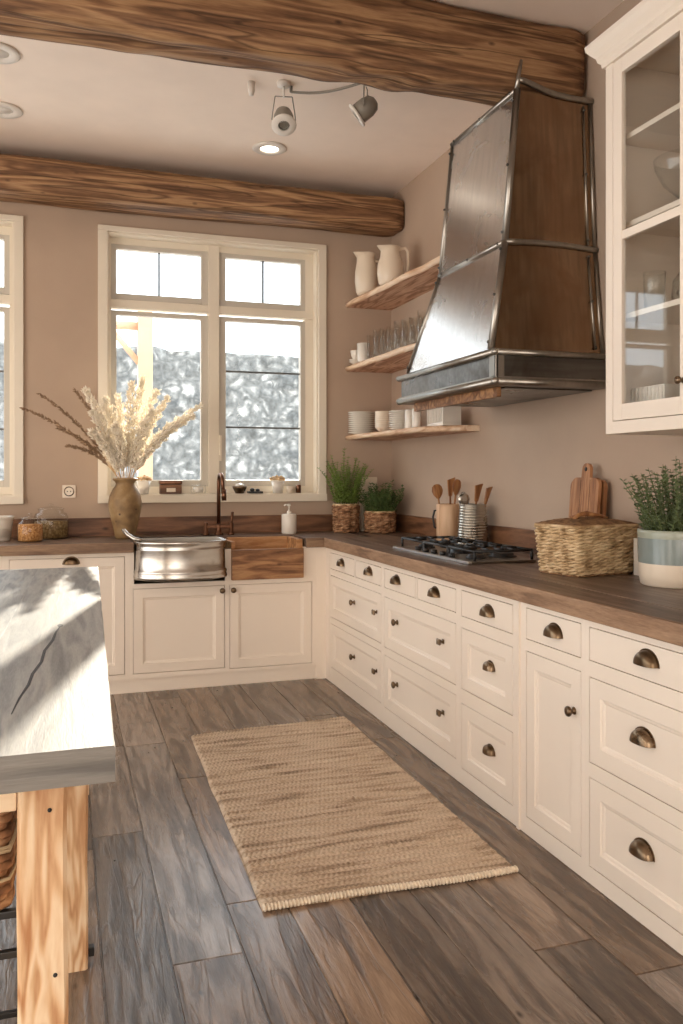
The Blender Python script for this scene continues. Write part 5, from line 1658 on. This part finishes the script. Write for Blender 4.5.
M['grain'] = wicker('jar_grain', '8A5A2E', 'B98246', 'D6AA74', sc=90)
M['grain2'] = wicker('jar_beans', '5A4426', '83693F', 'A68F62', sc=70)
jar(-.20, 5.42, .074, .135, 'small glass jar of orange-brown grains, left of the big glass jar', 'grain', .105, True)
jar(-.085, 5.655, .105, .185, 'large round lidded glass jar of brownish dry goods by the socket', 'grain2', .11, True)
t = thing('white_container', 'ribbed white container cut off by the left edge of the worktop', 'container', (-.385, 5.55, ZT))
pf = [(0, 0), (.062, 0)]
for i in range(10): pf += [(.064 + i * .0018, .006 + i * .013), (.067 + i * .0018, .012 + i * .013)]
pf += [(.088, .140), (.09, .150), (.08, .152), (.07, .02), (0, .012)]
MB().lathe(pf, 36).build('body', 'white', t)
t = thing('wall_socket', 'round-faced wall socket above the glass jars', 'socket', (.025, YW - .001, 1.212))
T = Matrix(((1, 0, 0, 0), (0, 0, 1, 0), (0, 1, 0, 0), (0, 0, 0, 1)))
MB().box(-.042, .042, -.008, 0, -.042, .042, bev=.004).build('plate', 'cream', t)
TT = Matrix(((1, 0, 0, 0), (0, 0, -1, 0), (0, 1, 0, 0), (0, 0, 0, 1)))
MB().lathe([(.026, .008), (.032, .008), (.032, .0095), (.026, .0095)], 28, mat=TT).build('face_ring', 'bronze', t)
for x in (-.010, .010): MB().lathe([(0, .0085), (.004, .0085), (.004, .0095), (0, .0095)], 12, mat=TT @ Matrix.Translation((x, 0, 0))).build('pin_hole', 'black', t)
m = MB(); m.box(-.06, .06, -.03, .03, 0, .39, bev=.006); m.box(-.045, .045, -.032, -.030, .08, .34)
tag(m.build('tall_box', 'cream', None, (2.10, 5.73, ZT)), 'tall cream box behind the two herbs in the corner', 'box')
lathe_obj('dark_bottle', [(0, 0), (.028, 0), (.03, .005), (.03, .2), (.012, .25), (.012, .30), (0, .30)], 'black', (2.225, 5.67, ZT), 'slim dark bottle in the corner behind the bushy herb', 'bottle')

# ---------------------------------------------------------------- window sill
zs = 1.1912; ys = 5.80
def pot_flowers(x, lab, r, h, seed):
    t = thing('flower_pot', lab, 'flower pot', (x, ys, zs))
    MB().lathe([(0, 0), (r * .75, 0), (r, h), (r * .92, h), (r * .7, .01), (0, .008)], 24).build('pot', 'white', t)
    rr = random.Random(seed); m = MB()
    for i in range(40):
        a = rr.uniform(0, 2 * PI); q = rr.random() ** .5
        m.ball((r * 1.15 * q * math.cos(a), r * .9 * q * math.sin(a), h + .012 + .03 * rr.random() * (1.2 - q)), .009 * rr.uniform(.7, 1.2), n=5)
    m.build('dried_flowers', 'straw', t, merge=0)
pot_flowers(.505, 'white pot of dried flowers on the sill right behind the vase', .045, .085, 1)
pot_flowers(1.44, 'white pot of dried flowers on the sill below the right-hand sash', .045, .085, 2)
t = thing('wooden_box', 'small red-brown lidded box with a cream label on the window sill', 'box', (.685, ys, zs))
MB().box(-.072, .072, -.035, .035, 0, .062, bev=.004).build('body', 'splash_x', t)
MB().box(-.076, .076, -.038, .038, .063, .092, bev=.01).build('lid', 'copper', t)
MB().box(-.03, .03, -.0365, -.0345, .014, .040).build('paper_label', 'cream', t)
m = MB(); m.box(-.05, .05, -.03, .03, 0, .06, bev=.012); o = m.build('glass_block', 'clear', None, (.875, ys, zs)); tag(o, 'squat clear glass container on the sill left of the tap', 'glass container')
m = MB(); m.lathe([(0, .003), (.03, .003), (.035, .04), (0, .04)], 18); tag(m.build('candle', 'white', None, (.875, ys, zs + .004)), 'white candle inside the squat glass container', 'candle')
lathe_obj('small_bowl', [(0, 0), (.03, 0), (.048, .035), (.052, .05), (.047, .05), (.028, .008), (0, .006)], 'bronze', (1.165, ys, zs), 'small dark bowl on the sill right of the tap', 'bowl')
lathe_obj('napkin_roll', [(0, 0), (.030, 0), (.034, .01), (.030, .024), (0, .03)], 'white', (1.165, ys, zs + .040), 'white rounded lump resting in the small dark bowl', 'napkin')
m = MB(); m.box(-.052, .052, -.03, .03, 0, .014, bev=.004); m.ball((-.02, 0, .024), .018, .014, .012); m.ball((.02, .004, .022), .016, .013, .010)
tag(m.build('trinket_tray', 'iron', None, (1.275, ys, zs)), 'low dark tray of trinkets on the sill between bowl and flower pot', 'tray')
lathe_obj('tea_light', [(0, 0), (.028, 0), (.030, .05), (.026, .05), (.024, .03), (0, .03)], 'cream', (1.535, ys, zs), 'cream tea light holder at the right of the flower pot on the sill', 'candle holder')
lathe_obj('brown_jar', [(0, 0), (.018, 0), (.020, .05), (.016, .058), (0, .06)], 'copper', (1.592, ys, zs), 'tiny brown jar at the right end of the window sill', 'jar')
